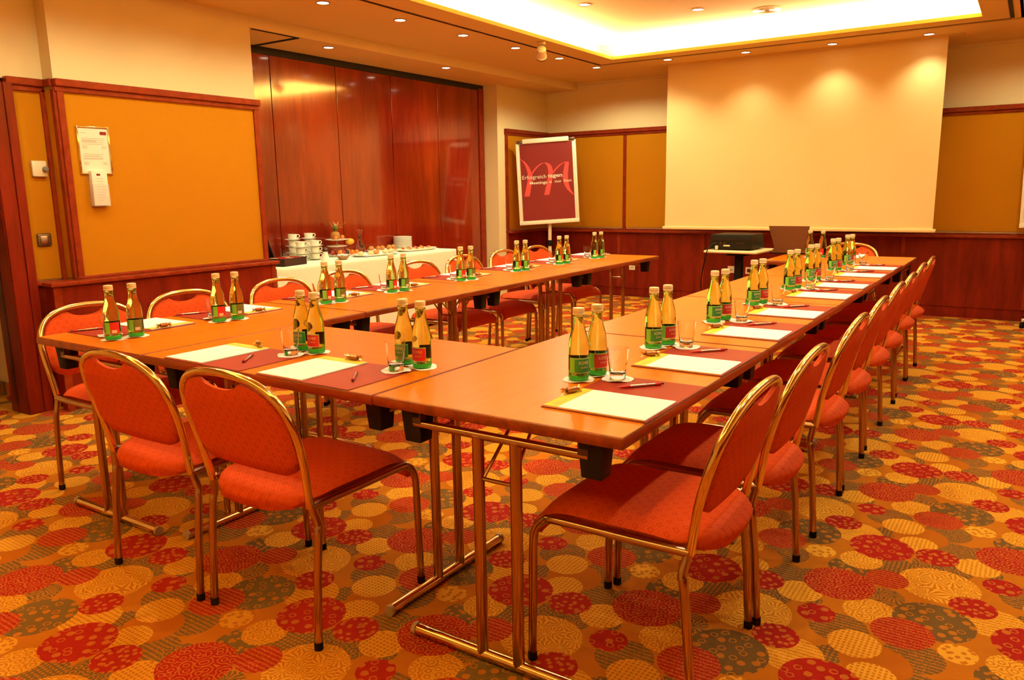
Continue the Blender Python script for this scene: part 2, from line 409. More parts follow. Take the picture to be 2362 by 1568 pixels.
# ceiling: lower slab with a rectangular opening, lifted tray above it
def slab_with_hole(x0, x1, y0, y1, hx0, hx1, hy0, hy1, z0, z1):
    return cat_(box(x0, hx0, y0, y1, z0, z1), box(hx1, x1, y0, y1, z0, z1), box(hx0, hx1, y0, hy0, z0, z1), box(hx0, hx1, hy1, y1, z0, z1))
ceil = struct('ceiling', slab_with_hole(-6.2, XR, YF, YB, OX0, OX1, OY0, OY1, ZC, ZC+0.03), 'ceiling', 'lower ceiling surround with a rectangular lit opening', 'ceiling')
struct('tray_ceiling', box(OX0-TM, OX1+TM, OY0-TM, OY1+TM, ZT, ZT+0.03), 'ceiling', '', '', ceil)
struct('tray_side', cat_(box(OX0-TM-0.02, OX0-TM, OY0-TM, OY1+TM, ZC, ZT), box(OX1+TM, OX1+TM+0.02, OY0-TM, OY1+TM, ZC, ZT),
        box(OX0-TM, OX1+TM, OY1+TM, OY1+TM+0.02, ZC, ZT), box(OX0-TM, OX1+TM, OY0-TM-0.02, OY0-TM, ZC, ZT)), 'ceiling', '', '', ceil)
struct('track_groove', cat_(box(-3.275, -3.262, YF+0.6, 6.27, ZC-0.003, ZC+0.002), box(-3.275, 0.46, 6.268, 6.28, ZC-0.003, ZC+0.002)), 'slot', '', '', ceil)
struct('air_slot', box(0.455, 0.485, 4.2, 6.25, ZC-0.004, ZC+0.002), 'dark', '', '', ceil)
struct('screen_slot', box(-2.86, 0.10, 6.72, 6.86, ZC-0.006, ZC+0.002), 'ceiling', '', '', ceil)
# soffit over the alcove
def wedge(xa, xb, z0, z1, t_=None):
    x0a, x0b = (-5.0, -5.0) if t_ is None else (xa-t_, xb-t_)
    V = [(x0a,2.5,z0),(xa,2.5,z0),(xb,YB,z0),(x0b,YB,z0),(x0a,2.5,z1),(xa,2.5,z1),(xb,YB,z1),(x0b,YB,z1)]
    return V, [(3,2,1,0),(4,5,6,7),(0,1,5,4),(1,2,6,5),(2,3,7,6),(3,0,4,7)]
sof = struct('trim_1', wedge(-4.284, -4.184, 2.56, ZC), 'ceiling', 'dropped soffit above the buffet alcove', 'soffit')
struct('soffit_face', wedge(-4.278, -4.178, 2.556, ZC, .006), 'plaster', '', '', sof)
struct('soffit_groove', cat_(box(-4.325, -4.312, 2.55, 3.01, 2.554, 2.562), box(-4.93, -4.312, 2.985, 3.012, 2.552, 2.562)), 'dark', '', '', sof)
struct('curtain_gap', box(-4.99, -4.84, 2.95, 6.30, 2.50, 2.559), 'dark', '', '', sof)
# left wall: main projecting section
wl = struct('wall_left', cat_(box(XL-0.14, XL, 1.01, 2.50, 0.0, ZC), box(-5.0, XL-0.14, 2.40, 2.50, 0, ZC)), 'plaster', 'left wall, cream above an orange fabric panel and mahogany wainscot', 'wall')
def frame_x(x, y0, y1, z0, z1, w_, d, top=None):   # a frame on a wall facing +x
    t = top or w_
    return cat_(box(x, x+d, y0, y0+w_, z0, z1, 0.003), box(x, x+d, y1-w_, y1, z0, z1, 0.003), box(x, x+d, y0+w_, y1-w_, z0, z0+0.02, 0.003))
struct('fabric_panel', box(XL, XL+0.012, 1.05, 2.48, 0.82, 1.965), 'panel', '', '', wl)
struct('panel_frame', frame_x(XL, 1.012, 2.505, 0.81, 1.965, 0.04, 0.026), 'trim', '', '', wl)
struct('panel_rail', cat_(box(XL-0.01, XL+0.045, 1.0, 2.52, 1.985, 2.03, 0.006), box(XL-0.005, XL+0.028, 1.0, 2.515, 1.955, 1.985, 0.003)), 'trim', '', '', wl)
struct('wainscot_panel', cat_(box(XL, -4.195, 0.815, 2.50, 0.09, 0.785)), 'wain', '', '', wl)
struct('wainscot_stile', cat_(box(-4.198, -4.188, 0.815, 0.865, 0.0, 0.785, 0.002), box(-4.198, -4.188, 2.47, 2.51, 0.0, 0.785, 0.002)), 'trim', '', '', wl)
struct('skirting', box(XL, -4.205, 0.83, 2.50, 0.0, 0.09), 'wain', '', '', wl)
struct('ledge', cat_(box(XL, -4.165, 0.795, 2.535, 0.785, 0.812, 0.006), box(XL, XL+0.03, 1.0, 2.51, 0.812, 0.826, 0.003)), 'trim', '', '', wl)
# recessed bay next to the doorway
wr = struct('wall_left_recess', cat_(box(-4.54, -4.40, 0.80, 1.01, 0.0, ZC), box(-4.54, -4.40, YF, 0.80, 2.02, ZC), box(-4.54, -4.40, YF, -0.35, 0, 2.02)), 'plaster', 'recessed strip of left wall beside the doorway with orange fabric', 'wall')
struct('fabric_panel', box(-4.40, -4.39, 0.80, 1.01, 0.82, 1.965), 'panel', '', '', wr)
struct('panel_side', box(-4.40, XL, 1.0, 1.012, 0.82, 1.97), 'panel', '', '', wr)
struct('panel_frame', cat_(box(-4.40, -4.372, 0.975, 1.001, 0.81, 1.97, 0.003), box(-4.305, -4.265, 0.995, 1.02, 0.81, 1.97, 0.003)), 'trim', '', '', wr)
struct('panel_rail', cat_(box(-4.41, -4.355, 0.78, 1.0, 1.985, 2.03, 0.006), box(-4.405, -4.372, 0.78, 1.0, 1.955, 1.985, 0.003), box(-4.41, XL, 0.985, 1.0, 1.985, 2.03, 0.004)), 'trim', '', '', wr)
struct('wainscot_panel', box(-4.40, -4.36, 0.80, 1.0, 0.0, 0.785), 'wain', '', '', wr)
struct('ledge', box(-4.40, -4.335, 0.795, 1.0, 0.785, 0.812, 0.005), 'trim', '', '', wr)
# door jamb
dj = struct('door_1', cat_(box(-4.55, -4.335, 0.652, 0.80, 0.0, 1.985, 0.004)), 'wain', 'dark mahogany jamb of the open doorway at the far left', 'doorway')
struct('casing', cat_(box(-4.345, -4.322, 0.655, 0.735, 0, 1.99, 0.004), box(-4.345, -4.326, 0.745, 0.797, 0, 1.99, 0.003)), 'wain', '', '', dj)
struct('door_head', box(-4.55, -4.335, -0.35, 0.652, 1.985, 2.03), 'wain', '', '', dj)
struct('latch_strip', cat_(box(-4.49, -4.46, 0.648, 0.653, 0.05, 1.9), box(-4.485, -4.47, 0.644, 0.652, 0.95, 1.10)), 'dark_metal', '', '', dj)
hall = struct('wall_hall', box(-6.2, -4.55, 0.84, 0.95, 0.0, ZC), 'plaster', 'cream wall of the hallway seen through the doorway', 'wall')
struct('carpet_skirting', box(-6.2, -4.55, 0.828, 0.841, 0.0, 0.085), 'carpet', '', '', hall)
struct('wall_hall_end', box(-6.2, -6.1, YF, 0.84, 0.0, ZC), 'plaster', 'end wall of the hallway beyond the doorway', 'wall')
# alcove: folding partition
wa = struct('wall_alcove', box(-5.0, -4.87, 2.50, 6.31, 0.0, 2.56), 'dark', 'glossy red mahogany folding partition behind the buffet', 'partition wall')
ys = [2.50, 3.145, 3.915, 4.68, 5.435, 6.20]
for a, b_ in zip(ys, ys[1:]):
    struct('partition_leaf', box(-4.87, -4.85, a+0.004, b_-0.004, 0.02, 2.50, 0.002), 'partition', '', '', wa)
struct('partition_post', box(-4.87, -4.835, 6.205, 6.30, 0.0, 2.52, 0.003), 'trim', '', '', wa)
# wall between alcove and far corner
wc = struct('wall_left_far', box(-5.0, -4.65, 6.31, YB, 0.0, ZC), 'plaster', 'cream wall section between the alcove and the far corner', 'wall')
struct('fabric_panel', box(-4.65, -4.64, 6.50, YB, 0.86, 2.02), 'panel', '', '', wc)
struct('panel_frame', box(-4.65, -4.625, 6.46, 6.50, 0.0, 2.02, 0.003), 'trim', '', '', wc)
struct('panel_rail', cat_(box(-4.66, -4.605, 6.45, YB, 2.02, 2.065, 0.005), box(-4.655, -4.622, 6.45, YB, 1.995, 2.02, 0.003)), 'trim', '', '', wc)
struct('wainscot_panel', box(-4.65, -4.62, 6.50, YB, 0.0, 0.815), 'wain', '', '', wc)
struct('ledge', box(-4.65, -4.56, 6.46, YB, 0.815, 0.845, 0.005), 'trim', '', '', wc)
# back wall
wb = struct('wall_back', box(-5.0, XR, YB, YB+0.15, 0.0, ZC), 'plaster', 'back wall, cream above orange fabric panels and mahogany wainscot', 'wall')
divs = [-4.65, -3.51, -2.45, -1.38, -0.30, 0.78, XR]
for a, b_ in zip(divs, divs[1:]):
    struct('fabric_panel', box(a+0.02, b_-0.02, YB-0.012, YB, 0.86, 2.0), 'panel', '', '', wb)
    struct('panel_stile', box(b_-0.022, b_+0.022, YB-0.02, YB, 0.845, 2.0, 0.003), 'trim', '', '', wb)
struct('panel_rail', cat_(box(-4.64, XR, YB-0.05, YB, 2.01, 2.055, 0.005), box(-4.64, XR, YB-0.03, YB, 1.985, 2.01, 0.003)), 'trim', '', '', wb)
struct('ledge', cat_(box(-4.62, XR, YB-0.115, YB, 0.80, 0.828, 0.005), box(-4.62, XR, YB-0.03, YB, 0.828, 0.845, 0.003)), 'trim', '', '', wb)
wd = [-4.62, -3.55, -2.46, -0.93 - 0.45, -0.33, 0.76, XR]
for a, b_ in zip(wd, wd[1:]):
    struct('wainscot_panel', box(a+0.018, b_-0.018, YB-0.075, YB, 0.11, 0.80), 'wain', '', '', wb)
    struct('wainscot_stile', box(b_-0.02, b_+0.02, YB-0.08, YB, 0.11, 0.80, 0.002), 'trim', '', '', wb)
struct('skirting', box(-4.62, XR, YB-0.065, YB, 0.0, 0.11, 0.003), 'wain', '', '', wb)
struct('cornice', box(-4.62, XR, YB-0.03, YB, ZC-0.03, ZC), 'plaster', '', '', wb)
struct('wall_right', cat_(box(XR, XR+0.1, YF, YB, 0.82, ZC)), 'plaster', 'right wall outside the picture', 'wall')
struct('trim_2', box(XR-0.05, XR+0.1, YF, YB, 0.0, 0.82), 'wain', 'mahogany wainscot along the right wall', 'wainscot')
struct('wall_front', box(-6.2, XR, YF-0.1, YF, 0.0, ZC), 'plaster', 'wall behind the camera', 'wall')

# ------------------------------------------------------------------ downlights
def downlight(x, y, z, label, power=SPOT_W, group='recessed ceiling downlights', cone=160, blend=0.7):
    t = thing('downlight', label, 'ceiling light', (x, y, z), group=group)
    if not hasattr(downlight, 'ring'):
        downlight.ring = build('ring', lathe([(0.042, 0.0), (0.042, -0.005), (0.050, -0.007), (0.050, 0.0)], 24, caps=False), 'ring', t).data
        downlight.bulb = build('bulb', lathe([(0.001, -0.006), (0.025, -0.0055), (0.041, -0.002), (0.042, 0.0)], 24, caps=False), 'lamp', t).data
    else:
        for n in ('ring', 'bulb'):
            o = bpy.data.objects.new(n, getattr(downlight, n)); C.objects.link(o); o.parent = t
    l = bpy.data.lights.new('halogen_spot', 'SPOT'); l.energy = power; l.color = LAMP
    l.spot_size = math.radians(cone); l.spot_blend = blend; l.shadow_soft_size = 0.045
    lo = bpy.data.objects.new('halogen_spot', l); C.objects.link(lo); lo.parent = t; lo.location = (0, 0, -0.03)
    return t
W6 = ['nearest in view', 'second', 'third', 'fourth', 'fifth', 'last']
for i, (x, y) in enumerate([(-3.545, 2.554), (-3.49, 3.303), (-3.462, 4.078), (-3.432, 4.855), (-3.40, 5.618), (-3.376, 6.392)]):
    downlight(x, y, ZC, 'small round downlight, %s of six along the left ceiling edge' % W6[i], SPOT_W*(2.0 if i == 5 else 1.2 if i == 4 else 0.95), blend=0.35 if i > 3 else 0.7)
for i, y in enumerate([1.78, 1.0, 0.22]):
    downlight(-3.52, y, ZC, 'small round downlight outside the picture above the left tables')
for i, (x, y) in enumerate([(-2.556, 6.402), (-1.768, 6.48), (-0.972, 6.557), (-0.165, 6.60)]):
    downlight(x, y, ZC, 'small round downlight, %s from the left above the screen' % ['first', 'second', 'third', 'fourth'][i], SPOT_W*0.75, cone=112, blend=0.95)
downlight(0.66, 6.62, ZC, 'small round downlight outside the picture right of the screen', SPOT_W*1.2)
for y in (5.6, 4.8, 4.0, 3.2, 2.4, 1.6, 0.8):
    downlight(0.80, y, ZC, 'small round downlight outside the picture above the right aisle')
downlight(-4.432, 3.445, 2.56, 'small downlight in the alcove soffit, the nearer of two', SPOT_W)
downlight(-4.335, 4.951, 2.56, 'small downlight in the alcove soffit, the farther of two', SPOT_W)
for i, (x, y) in enumerate([(-2.507, 4.487), (-1.808, 5.243)]):
    downlight(x, y, ZT, ['small downlight in the raised ceiling, left of the two', 'small downlight in the raised ceiling beside the round vent'][i], SPOT_W*0.9)
for x, y in [(-0.9, 4.5), (-2.3, 2.6), (-0.6, 2.6), (-2.3, 0.8), (-0.6, 0.8)]:
    downlight(x, y, ZT, 'small downlight outside the picture in the raised ceiling', SPOT_W*1.6)
t = thing('ceiling_vent', 'round pale vent in the raised ceiling near the far cove', 'vent', (-1.329, 5.612, ZT))
build('rim', lathe([(0.115, 0), (0.115, -0.008), (0.10, -0.012), (0.09, -0.006)], 32, caps=False), 'white', t)
for r in (0.02, 0.045, 0.07):
    build('vent_ring', lathe([(r, -0.004), (r+0.018, -0.012), (r+0.018, -0.004)], 28, caps=False), 'white', t)
build('back_disc', lathe([(0.001, -0.002), (0.1, -0.002)], 28, caps=False), 'ring', t)
t = thing('track_spotlight', 'ivory track spotlight hanging from the ceiling groove at left', 'spotlight', (-3.08, 4.74, ZC))
build('mount', box(-0.035, 0.035, -0.02, 0.02, -0.03, 0.0, 0.006), 'brass', t)
build('arm', tube(smoothpath([(0, 0, -0.02), (-0.012, 0.005, -0.05), (-0.02, -0.01, -0.08)]), 0.008), 'brass', t)
Rm = Matrix.Translation((-0.02, -0.03, -0.115)) @ Matrix.Rotation(math.radians(55), 4, Vector((0.5, -0.85, 0)).cross(Vector((0, 0, 1))))
build('housing', xf(lathe([(0.012, 0.062), (0.03, 0.058), (0.042, 0.045), (0.044, -0.03), (0.05, -0.035), (0.05, -0.045)], 20), Matrix.Translation((-0.0, 0.0, -0.10)) @ Matrix.Rotation(math.radians(48), 4, 'X') @ Matrix.Rotation(math.radians(25), 4, 'Y')), 'brass', t)
build('lens_ring', xf(lathe([(0.048, -0.044), (0.048, -0.056), (0.034, -0.058), (0.034, -0.044)], 20, caps=False), Matrix.Translation((-0.0, 0.0, -0.10)) @ Matrix.Rotation(math.radians(48), 4, 'X') @ Matrix.Rotation(math.radians(25), 4, 'Y')), 'dark_metal', t)

# ------------------------------------------------------------------ tables
TW, TD, TH, TT = 1.2, 0.775, 0.745, 0.03
RZ = 0.668
def make_table(label):
    t = thing('conference_table', label, 'table', group='folding conference tables set in a U')
    e = 0.007
    build('tabletop', box(e, TW-e, e, TD-e, TH-TT+0.002, TH), 'table', t, smooth=False)
    eb = []
    bm = bmesh.new()
    prof = [(0, 0), (-0.004, 0.0), (-0.007, 0.005), (-0.007, TT-0.006), (-0.003, TT-0.0005), (0, TT-0.0005)]
    V, F = [], []
    corners = [(e, e, -1, -1), (TW-e, e, 1, -1), (TW-e, TD-e, 1, 1), (e, TD-e, -1, 1)]
    for cx, cy, sx, sy in corners:
        for d, z in prof: V.append((cx - sx*d, cy - sy*d, TH-TT+z))
    n = len(prof)
    for c in range(4):
        for i in range(n):
            j = (i+1) % n; a = c*n; b2 = ((c+1) % 4)*n
            F.append((a+i, a+j, b2+j, b2+i))
    bm.free()
    build('edge_band', (V, F), 'edge', t)
    for x0, s in ((0.050, 1), (TW-0.050, -1)):
        cy = TD/2
        ft = build('foot', tube([(x0, cy-0.30, 0.018), (x0, cy+0.30, 0.018)], 0.017, 14), 'gold', t)
        for sy in (-1, 1):
            build('foot_cap', tube([(x0, cy+sy*0.297, 0.018), (x0, cy+sy*0.31, 0.018)], 0.019, 14), 'foot_cap', ft)
            build('leg', tube([(x0, cy+sy*0.06, 0.02), (x0, cy+sy*0.06, RZ-0.004)], 0.0165, 14), 'steel', t)
            build('strut', tube([(x0, cy+sy*0.045, TH-0.20), (x0+s*0.17, cy+sy*0.03, TH-TT-0.004)], 0.005, 8), 'steel', t)
        cr = build('cross_rail', tube([(x0, cy-0.275, RZ), (x0, cy+0.275, RZ)], 0.0125, 12), 'steel', t)
        for sy in (-1, 1):
            build('hinge_bracket', box(x0-0.012, x0+0.012, cy+sy*0.262-0.014, cy+sy*0.262+0.014, RZ, TH-TT+0.001), 'dark_metal', cr)
        build('crossbar', tube([(x0, cy-0.055, TH-0.20), (x0, cy+0.055, TH-0.20)], 0.006, 8), 'steel', t)
        for sy in (-1, 1):
            bx, by = x0 + s*0.02, cy + sy*(TD/2-0.105)
            V, F = box(bx-0.034, bx+0.034, by-0.036, by+0.036, TH-TT-0.105, TH-TT, 0.005)
            V = [(bx+(x-bx)*(1 - 0.22*(TH-TT-z)/0.105), by+(y-by)*(1-0.22*(TH-TT-z)/0.105), z) for x, y, z in V]
            build('bumper_block', (V, F), 'black', t)
    return t
tp = make_table('conference table, the nearest of the right-hand row at the front corner')
def place_table(first, loc, rz, sx, sy, label):
    if first:
        tp.location = loc; tp.rotation_euler = (0, 0, rz); tp.scale = (sx, sy, 1); tp['label'] = label; return tp
    return dup(tp, loc, rz, label, (sx, sy, 1))
# local x runs along the table; right row rotated 90 degrees: local x -> +y, local y -> -x
ry = [0.002, 1.212, 2.426, 3.636, 4.712]
for i in range(4):
    place_table(i == 0, (0.0, ry[i], 0), PI/2, (ry[i+1]-ry[i]-0.004)/TW, 0.787/TD,
        'conference table, %s of four in the right-hand row' % ['nearest', 'second', 'third', 'farthest'][i])
ly = [0.0, 1.182, 2.352, 3.592, 4.830]
for i in range(4):
    place_table(False, (-1.945, ly[i], 0), PI/2, (ly[i+1]-ly[i]-0.004)/TW, 0.755/TD,
        'conference table, %s of four in the left-hand row' % ['nearest', 'second', 'third', 'farthest'][i])
place_table(False, (-1.942, 0.0, 0), 0, (1.942-0.790)/TW, 0.78/TD, 'conference table bridging the two rows at the front')
place_table(False, (-1.02, 4.715, 0), 0, 1.024/TW, 0.735/TD, 'conference table set crosswise at the far end under the laptop')

# ------------------------------------------------------------------ chairs
HOOP = [(.222,.43),(.229,.50),(.236,.57),(.240,.63),(.236,.69),(.219,.741),(.186,.78),(.135,.806),(.07,.819),(0,.823)]
def hv(z):
    pts = [(.40,.022),(.43,.02),(.55,.0),(.63,-.02),(.72,-.047),(.83,-.085)]
    for (a, va), (b_, vb) in zip(pts, pts[1:]):
        if z <= b_: return va + (vb-va)*(z-a)/(b_-a)
    return pts[-1][1]
def make_chair():
    t = thing('upholstered_chair', '', 'chair', group='orange upholstered chairs round the tables')
    r = 0.0115
    half = smoothpath([(x, 0, z) for x, z in HOOP], 4)
    r = 0.0122
    pts = [(-p.x, hv(p.z), p.z) for p in half] + [(p.x, hv(p.z), p.z) for p in reversed(half[:-1])]
    build('back_frame', tube(pts, r, 12), 'gold', t)
    for s in (-1, 1):
        lg = build('leg', tube(smoothpath([(s*.243, 0, 0.012), (s*.243, .012, .20), (s*.242, .026, .345), (s*.239, .032, .375), (s*.228, .026, .415), (s*.222, .020, .445)], 4), r, 12), 'steel', t)
        build('foot_cap', tube([(s*.243, 0, 0.0), (s*.243, 0, 0.024)], 0.0135, 12), 'rubber', lg)
        lg = build('leg', tube(smoothpath([(s*.240, .470, 0.012), (s*.239, .467, .20), (s*.238, .465, .34), (s*.237, .458, .395), (s*.236, .432, .428), (s*.235, .395, .436), (s*.232, .20, .434), (s*.226, .02, .432)], 4), r, 12), 'steel', t)
        build('foot_cap', tube([(s*.240, .470, 0.0), (s*.240, .470, 0.024)], 0.0135, 12), 'rubber', lg)
    # seat cushion
    prof = [(-.048,.430),(-.053,.446),(-.035,.462),(.0,.472),(.07,.480),(.16,.483),(.25,.482),(.33,.483),(.39,.479),(.435,.464),(.464,.438),(.476,.410),(.474,.392)]
    prof = [(p.x, p.z) for p in smoothpath([(a, 0, b_) for a, b_ in prof], 2)]
    NS = 17; V, F = [], []
    for i, (v, z) in enumerate(prof):
        for k in range(NS):
            s = -1 + 2*k/(NS-1); ss = math.sin(s*PI/2)
            wv = 0.221 if v > 0.06 else 0.221 - 0.05*((0.06-v)/0.11)**2
            back = max(0, (0.12 - v)/0.17)
            vv = v + 0.055*back*(abs(ss)**2.6)
            edge = abs(ss)**6
            zz = z - 0.028*edge*(1 if 2 < i < len(prof)-4 else 0.35)
            V.append((ss*wv, vv, zz))
    n = len(prof)
    for i in range(n-1):
        for k in range(NS-1):
            F.append((i*NS+k, i*NS+k+1, (i+1)*NS+k+1, (i+1)*NS+k))
    top = len(V)
    for i, (v, z) in enumerate(prof):
        for k in range(NS):
            x, y_, z_ = V[i*NS+k]
            V.append((x*0.95, min(y_, .455) if v > .2 else max(y_, -.040 + .055*max(0, (.12-v)/.17)*abs(x/.22)**2.6), min(z_-0.006, 0.412 + 0.020*abs(x/.221)**5)))
    for i in range(n-1):
        for k in range(NS-1):
            F.append((top+i*NS+k, top+(i+1)*NS+k, top+(i+1)*NS+k+1, top+i*NS+k+1))
    for i in range(n-1):
        for k in (0, NS-1):
            F.append((i*NS+k, (i+1)*NS+k, top+(i+1)*NS+k, top+i*NS+k))
    for k in range(NS-1):
        for i in (0, n-1):
            F.append((i*NS+k, i*NS+k+1, top+i*NS+k+1, top+i*NS+k))
    build('seat', (V, F), 'fabric', t, sharp=75, uvfn=lambda c: (c.x, c.y - 0.6*c.z))
    # back pad
    hp = smoothpath([(x, 0, z) for x, z in HOOP], 6)
    def topz(x):
        ax = abs(x)
        best = None
        for a, b_ in zip(hp, hp[1:]):
            if a.z > 0.62 and (b_.x <= ax <= a.x):
                f = (a.x-ax)/(a.x-b_.x+1e-9); best = a.z + (b_.z-a.z)*f
        return (best if best is not None else 0.64)
    XM = 0.226; NX = 33; NZ = 10
    V, F = [], []
    for side in (0, 1):
        for i in range(NX):
            x = XM*math.sin(-PI/2 + PI*i/(NX-1)); ax = abs(x)
            zt = topz(min(ax + 0.008, 0.2355)) - 0.0135
            zt -= 0.036*max(0.0, 1 - (ax/0.088)**2)**0.7 if ax < 0.088 else 0
            rb = 0.075; u = max(0, ax-(XM-rb))/rb
            zb = 0.522 + 0.07*(1 - math.sqrt(max(0, 1-u*u)))
            if zb > zt - 0.01: zb = zt - 0.01
            for j in range(NZ):
                f = j/(NZ-1); z = zb + (zt-zb)*f
                e = min(1.0, math.sin(PI*min(max(f, 0), 1))*2.2) * (min(1, (XM-ax)/0.02+0.15))
                th = 0.006 + 0.010*e
                v0 = hv(z)
                bulge = 0.012*(1-(x/XM)**2)
                V.append((x, v0 + (th if side else -th) - bulge, z))
    Q = NX*NZ
    for i in range(NX-1):
        for j in range(NZ-1):
            a = i*NZ+j
            F.append((a, a+1, a+NZ+1, a+NZ)); F.append((Q+a, Q+a+NZ, Q+a+NZ+1, Q+a+1))
    for i in range(NX-1):
        for j in (0, NZ-1):
            a = i*NZ+j; F.append((a, a+NZ, Q+a+NZ, Q+a))
    for j in range(NZ-1):
        for i in (0, NX-1):
            a = i*NZ+j; F.append((a, a+1, Q+a+1, Q+a))
    build('backrest', (V, F), 'fabric', t, sharp=75, uvfn=lambda c: (c.x, c.z))
    return t
ch = make_chair()
used = []
def place_chair(x, y, rz, label):
    if not used:
        ch.location = (x, y, 0); ch.rotation_euler = (0, 0, rz); ch['label'] = label; used.append(1); return ch
    return dup(ch, (x, y, 0), rz, label)
# chair origin: middle of the rear feet, +y towards the table
for i, (yc, dx, da) in enumerate([(.368,-.015,.0),(.887,.0,0),(1.607,.005,.0),(2.165,.0,0),(2.786,-.01,0),(3.31,-.015,0),(3.975,-.03,0),(4.51,-.03,0)]):
    place_chair(0.150+dx, yc, PI/2+da, 'orange upholstered chair, %s along the outside of the right table row' % (ORD[i] if i in (0, 7) else ORD[i]+' from the camera'))
for i, yc in enumerate([.348, .872, 1.506, 2.030, 2.79, 3.352, 3.955, 4.50]):
    place_chair(-2.868 - (0.01*i), yc, -PI/2, 'orange upholstered chair, %s along the outside of the left table row' % (ORD[i] if i in (0, 7) else ORD[i]+' from the camera'))
place_chair(-1.135, -0.165, 0.0, 'orange upholstered chair facing away at the front table, the right one')
place_chair(-1.685, -0.172, 0.0, 'orange upholstered chair facing away at the front table, the left one')
place_chair(-0.56, 5.70, PI, 'orange upholstered chair behind the crosswise far end table')

# ------------------------------------------------------------------ table settings
def frame_of(px, py, ang):
    return Matrix.Translation((px, py, TH)) @ Matrix.Rotation(ang, 4, 'Z')
# bottle
def arc_panel(r, z0, z1, a0, a1, seg=10, th=0.0004):
    V, F = [], []
    for i in range(seg+1):
        a = math.radians(a0 + (a1-a0)*i/seg)
        for rr in (r, r+th):
            for z in (z0, z1): V.append((rr*math.cos(a), rr*math.sin(a), z))
    for i in range(seg):
        a = i*4; b_ = a+4
        F += [(a+2, a+3, b_+3, b_+2), (a, a+1, b_+1, b_), (a+1, a+3, b_+3, b_+1), (a, a+2, b_+2, b_)]
    F += [(0, 1, 3, 2), (seg*4, seg*4+1, seg*4+3, seg*4+2)]
    return V, F
def wrap_text(s, width, h, r, z, ac):
    V, F = text_vf(s, width=width, height=h)
    out = []
    for x, y_, _ in V:
        a = math.radians(ac) + (x - width/2)/r
        out.append((r*math.cos(a), r*math.sin(a), z + y_))
    return out, F
# front of the bottle is local -y (angle -90)
def make_bottle(colour):
    t = thing('water_bottle', '', 'bottle', group='mineral water bottles on the conference tables')
    prof = [(.004,.006),(.024,.003),(.0295,.006),(.0310,.014),(.0312,.030),(.0312,.095),(.0306,.110),(.0285,.126),(.0250,.141),(.0210,.155),(.0178,.168),(.0160,.180),(.0156,.190),(.0172,.192),(.0172,.197),(.0150,.199),(.0150,.203)]
    build('glass_body', lathe(prof, 28), 'bottle', t)
    build('glass_base', lathe([(.004,.0),(.026,.0),(.0300,.003),(.0316,.010),(.0318,.016),(.0310,.0175)], 28), 'bottle_base', t)
    cp = []
    n = 40
    build('cap', lathe([(.0165,.200),(.0178,.2005),(.0178,.2055),(.0172,.2065),(.0178,.2075),(.0178,.217),(.0168,.2205),(.0120,.2213)], 28), 'cap', t)
    R_ = 0.0314
    build('label_backing', arc_panel(R_, .0265, .0722, -180, -40, 16), 'lime_label', t)
    build('front_label', arc_panel(R_+.0005, .0275, .0690, -146, -44, 14), colour, t)
    build('front_print', cat_(wrap_text('RÖMER', .034, .0105, R_+.0013, .0520, -92), wrap_text('QUELLE', .026, .0050, R_+.0013, .0410, -90),
          arc_panel(R_+.0009, .0692, .0700, -146, -44, 14), arc_panel(R_+.0009, .0265, .0273, -146, -44, 14)), 'label_print', t)
    build('back_label', cat_(arc_panel(R_, .0265, .0720, 54, 122, 8)), 'red_label' if colour == 'red_label' else 'brown_label', t)
    build('back_strip', arc_panel(R_, .0265, .0722, 14, 53, 6), 'lime_label', t)
    bars = [arc_panel(R_+.0005, .029, .041, 64, 98, 6)]
    build('barcode', cat_(*bars), 'barcode', t)
    return t
bot_g = make_bottle('green_label'); bot_r = make_bottle('red_label')
def make_glass():
    t = thing('drinking_glass', '', 'glass', group='empty drinking glasses on the conference tables')
    prof = [(.002,.0),(.0225,.0),(.0240,.002),(.0245,.012),(.0262,.036),(.0275,.040),(.0300,.060),(.0335,.0955),(.0322,.0955),(.0288,.062),(.0255,.041),(.0235,.034),(.0215,.020),(.018,.0165),(.002,.0160)]
    build('glass_wall', lathe(prof, 28), 'glass', t)
    return t
gl = make_glass()
def make_coaster(seed):
    rnd = random.Random(seed)
    t = thing('paper_coaster', '', 'coaster', group='white paper coasters under bottles and glasses')
    V, F = [(0, 0, 0.0012)], []
    n = 40; ph = rnd.random()*6
    for ring, rr in enumerate((0.028, 0.040, 0.048)):
        for i in range(n):
            a = 2*PI*i/n
            r = rr*(1 + (0.03*math.cos(6*a+ph) + 0.02*math.cos(11*a) if ring == 2 else 0))
            lift = 0.0014 + (0.0 if ring == 0 else (0.0022*ring*max(0, math.sin(2*a+ph))**2))
            V.append((r*math.cos(a), r*math.sin(a), lift))
    for i in range(n):
        j = (i+1) % n
        F.append((0, 1+i, 1+j))
        for ring in (0, 1): F.append((1+ring*n+i, 1+(ring+1)*n+i, 1+(ring+1)*n+j, 1+ring*n+j))
    m = len(V)
    V2 = [(x, y_, z-0.001) for x, y_, z in V]
    F2 = [tuple(reversed([k+m for k in f])) for f in F]
    rim = [(1+2*n+i, 1+2*n+(i+1) % n, m+1+2*n+(i+1) % n, m+1+2*n+i) for i in range(n)]
    build('paper_disc', (V+V2, F+F2+rim), 'paper', t)
    return t
co = make_coaster(3)
def make_deskpad():
    t = thing('desk_pad', '', 'desk pad', group='red leather desk pads at each place')
    build('leather_top', box(0, .415, 0, .302, 0.0008, .0032, 0.0008, 1), 'leather', t)
    build('rim', box(-.0015, .4165, -.0015, .3035, 0.0, .0022, 0.0006, 1), 'leather_edge', t)
    return t
dp = make_deskpad()
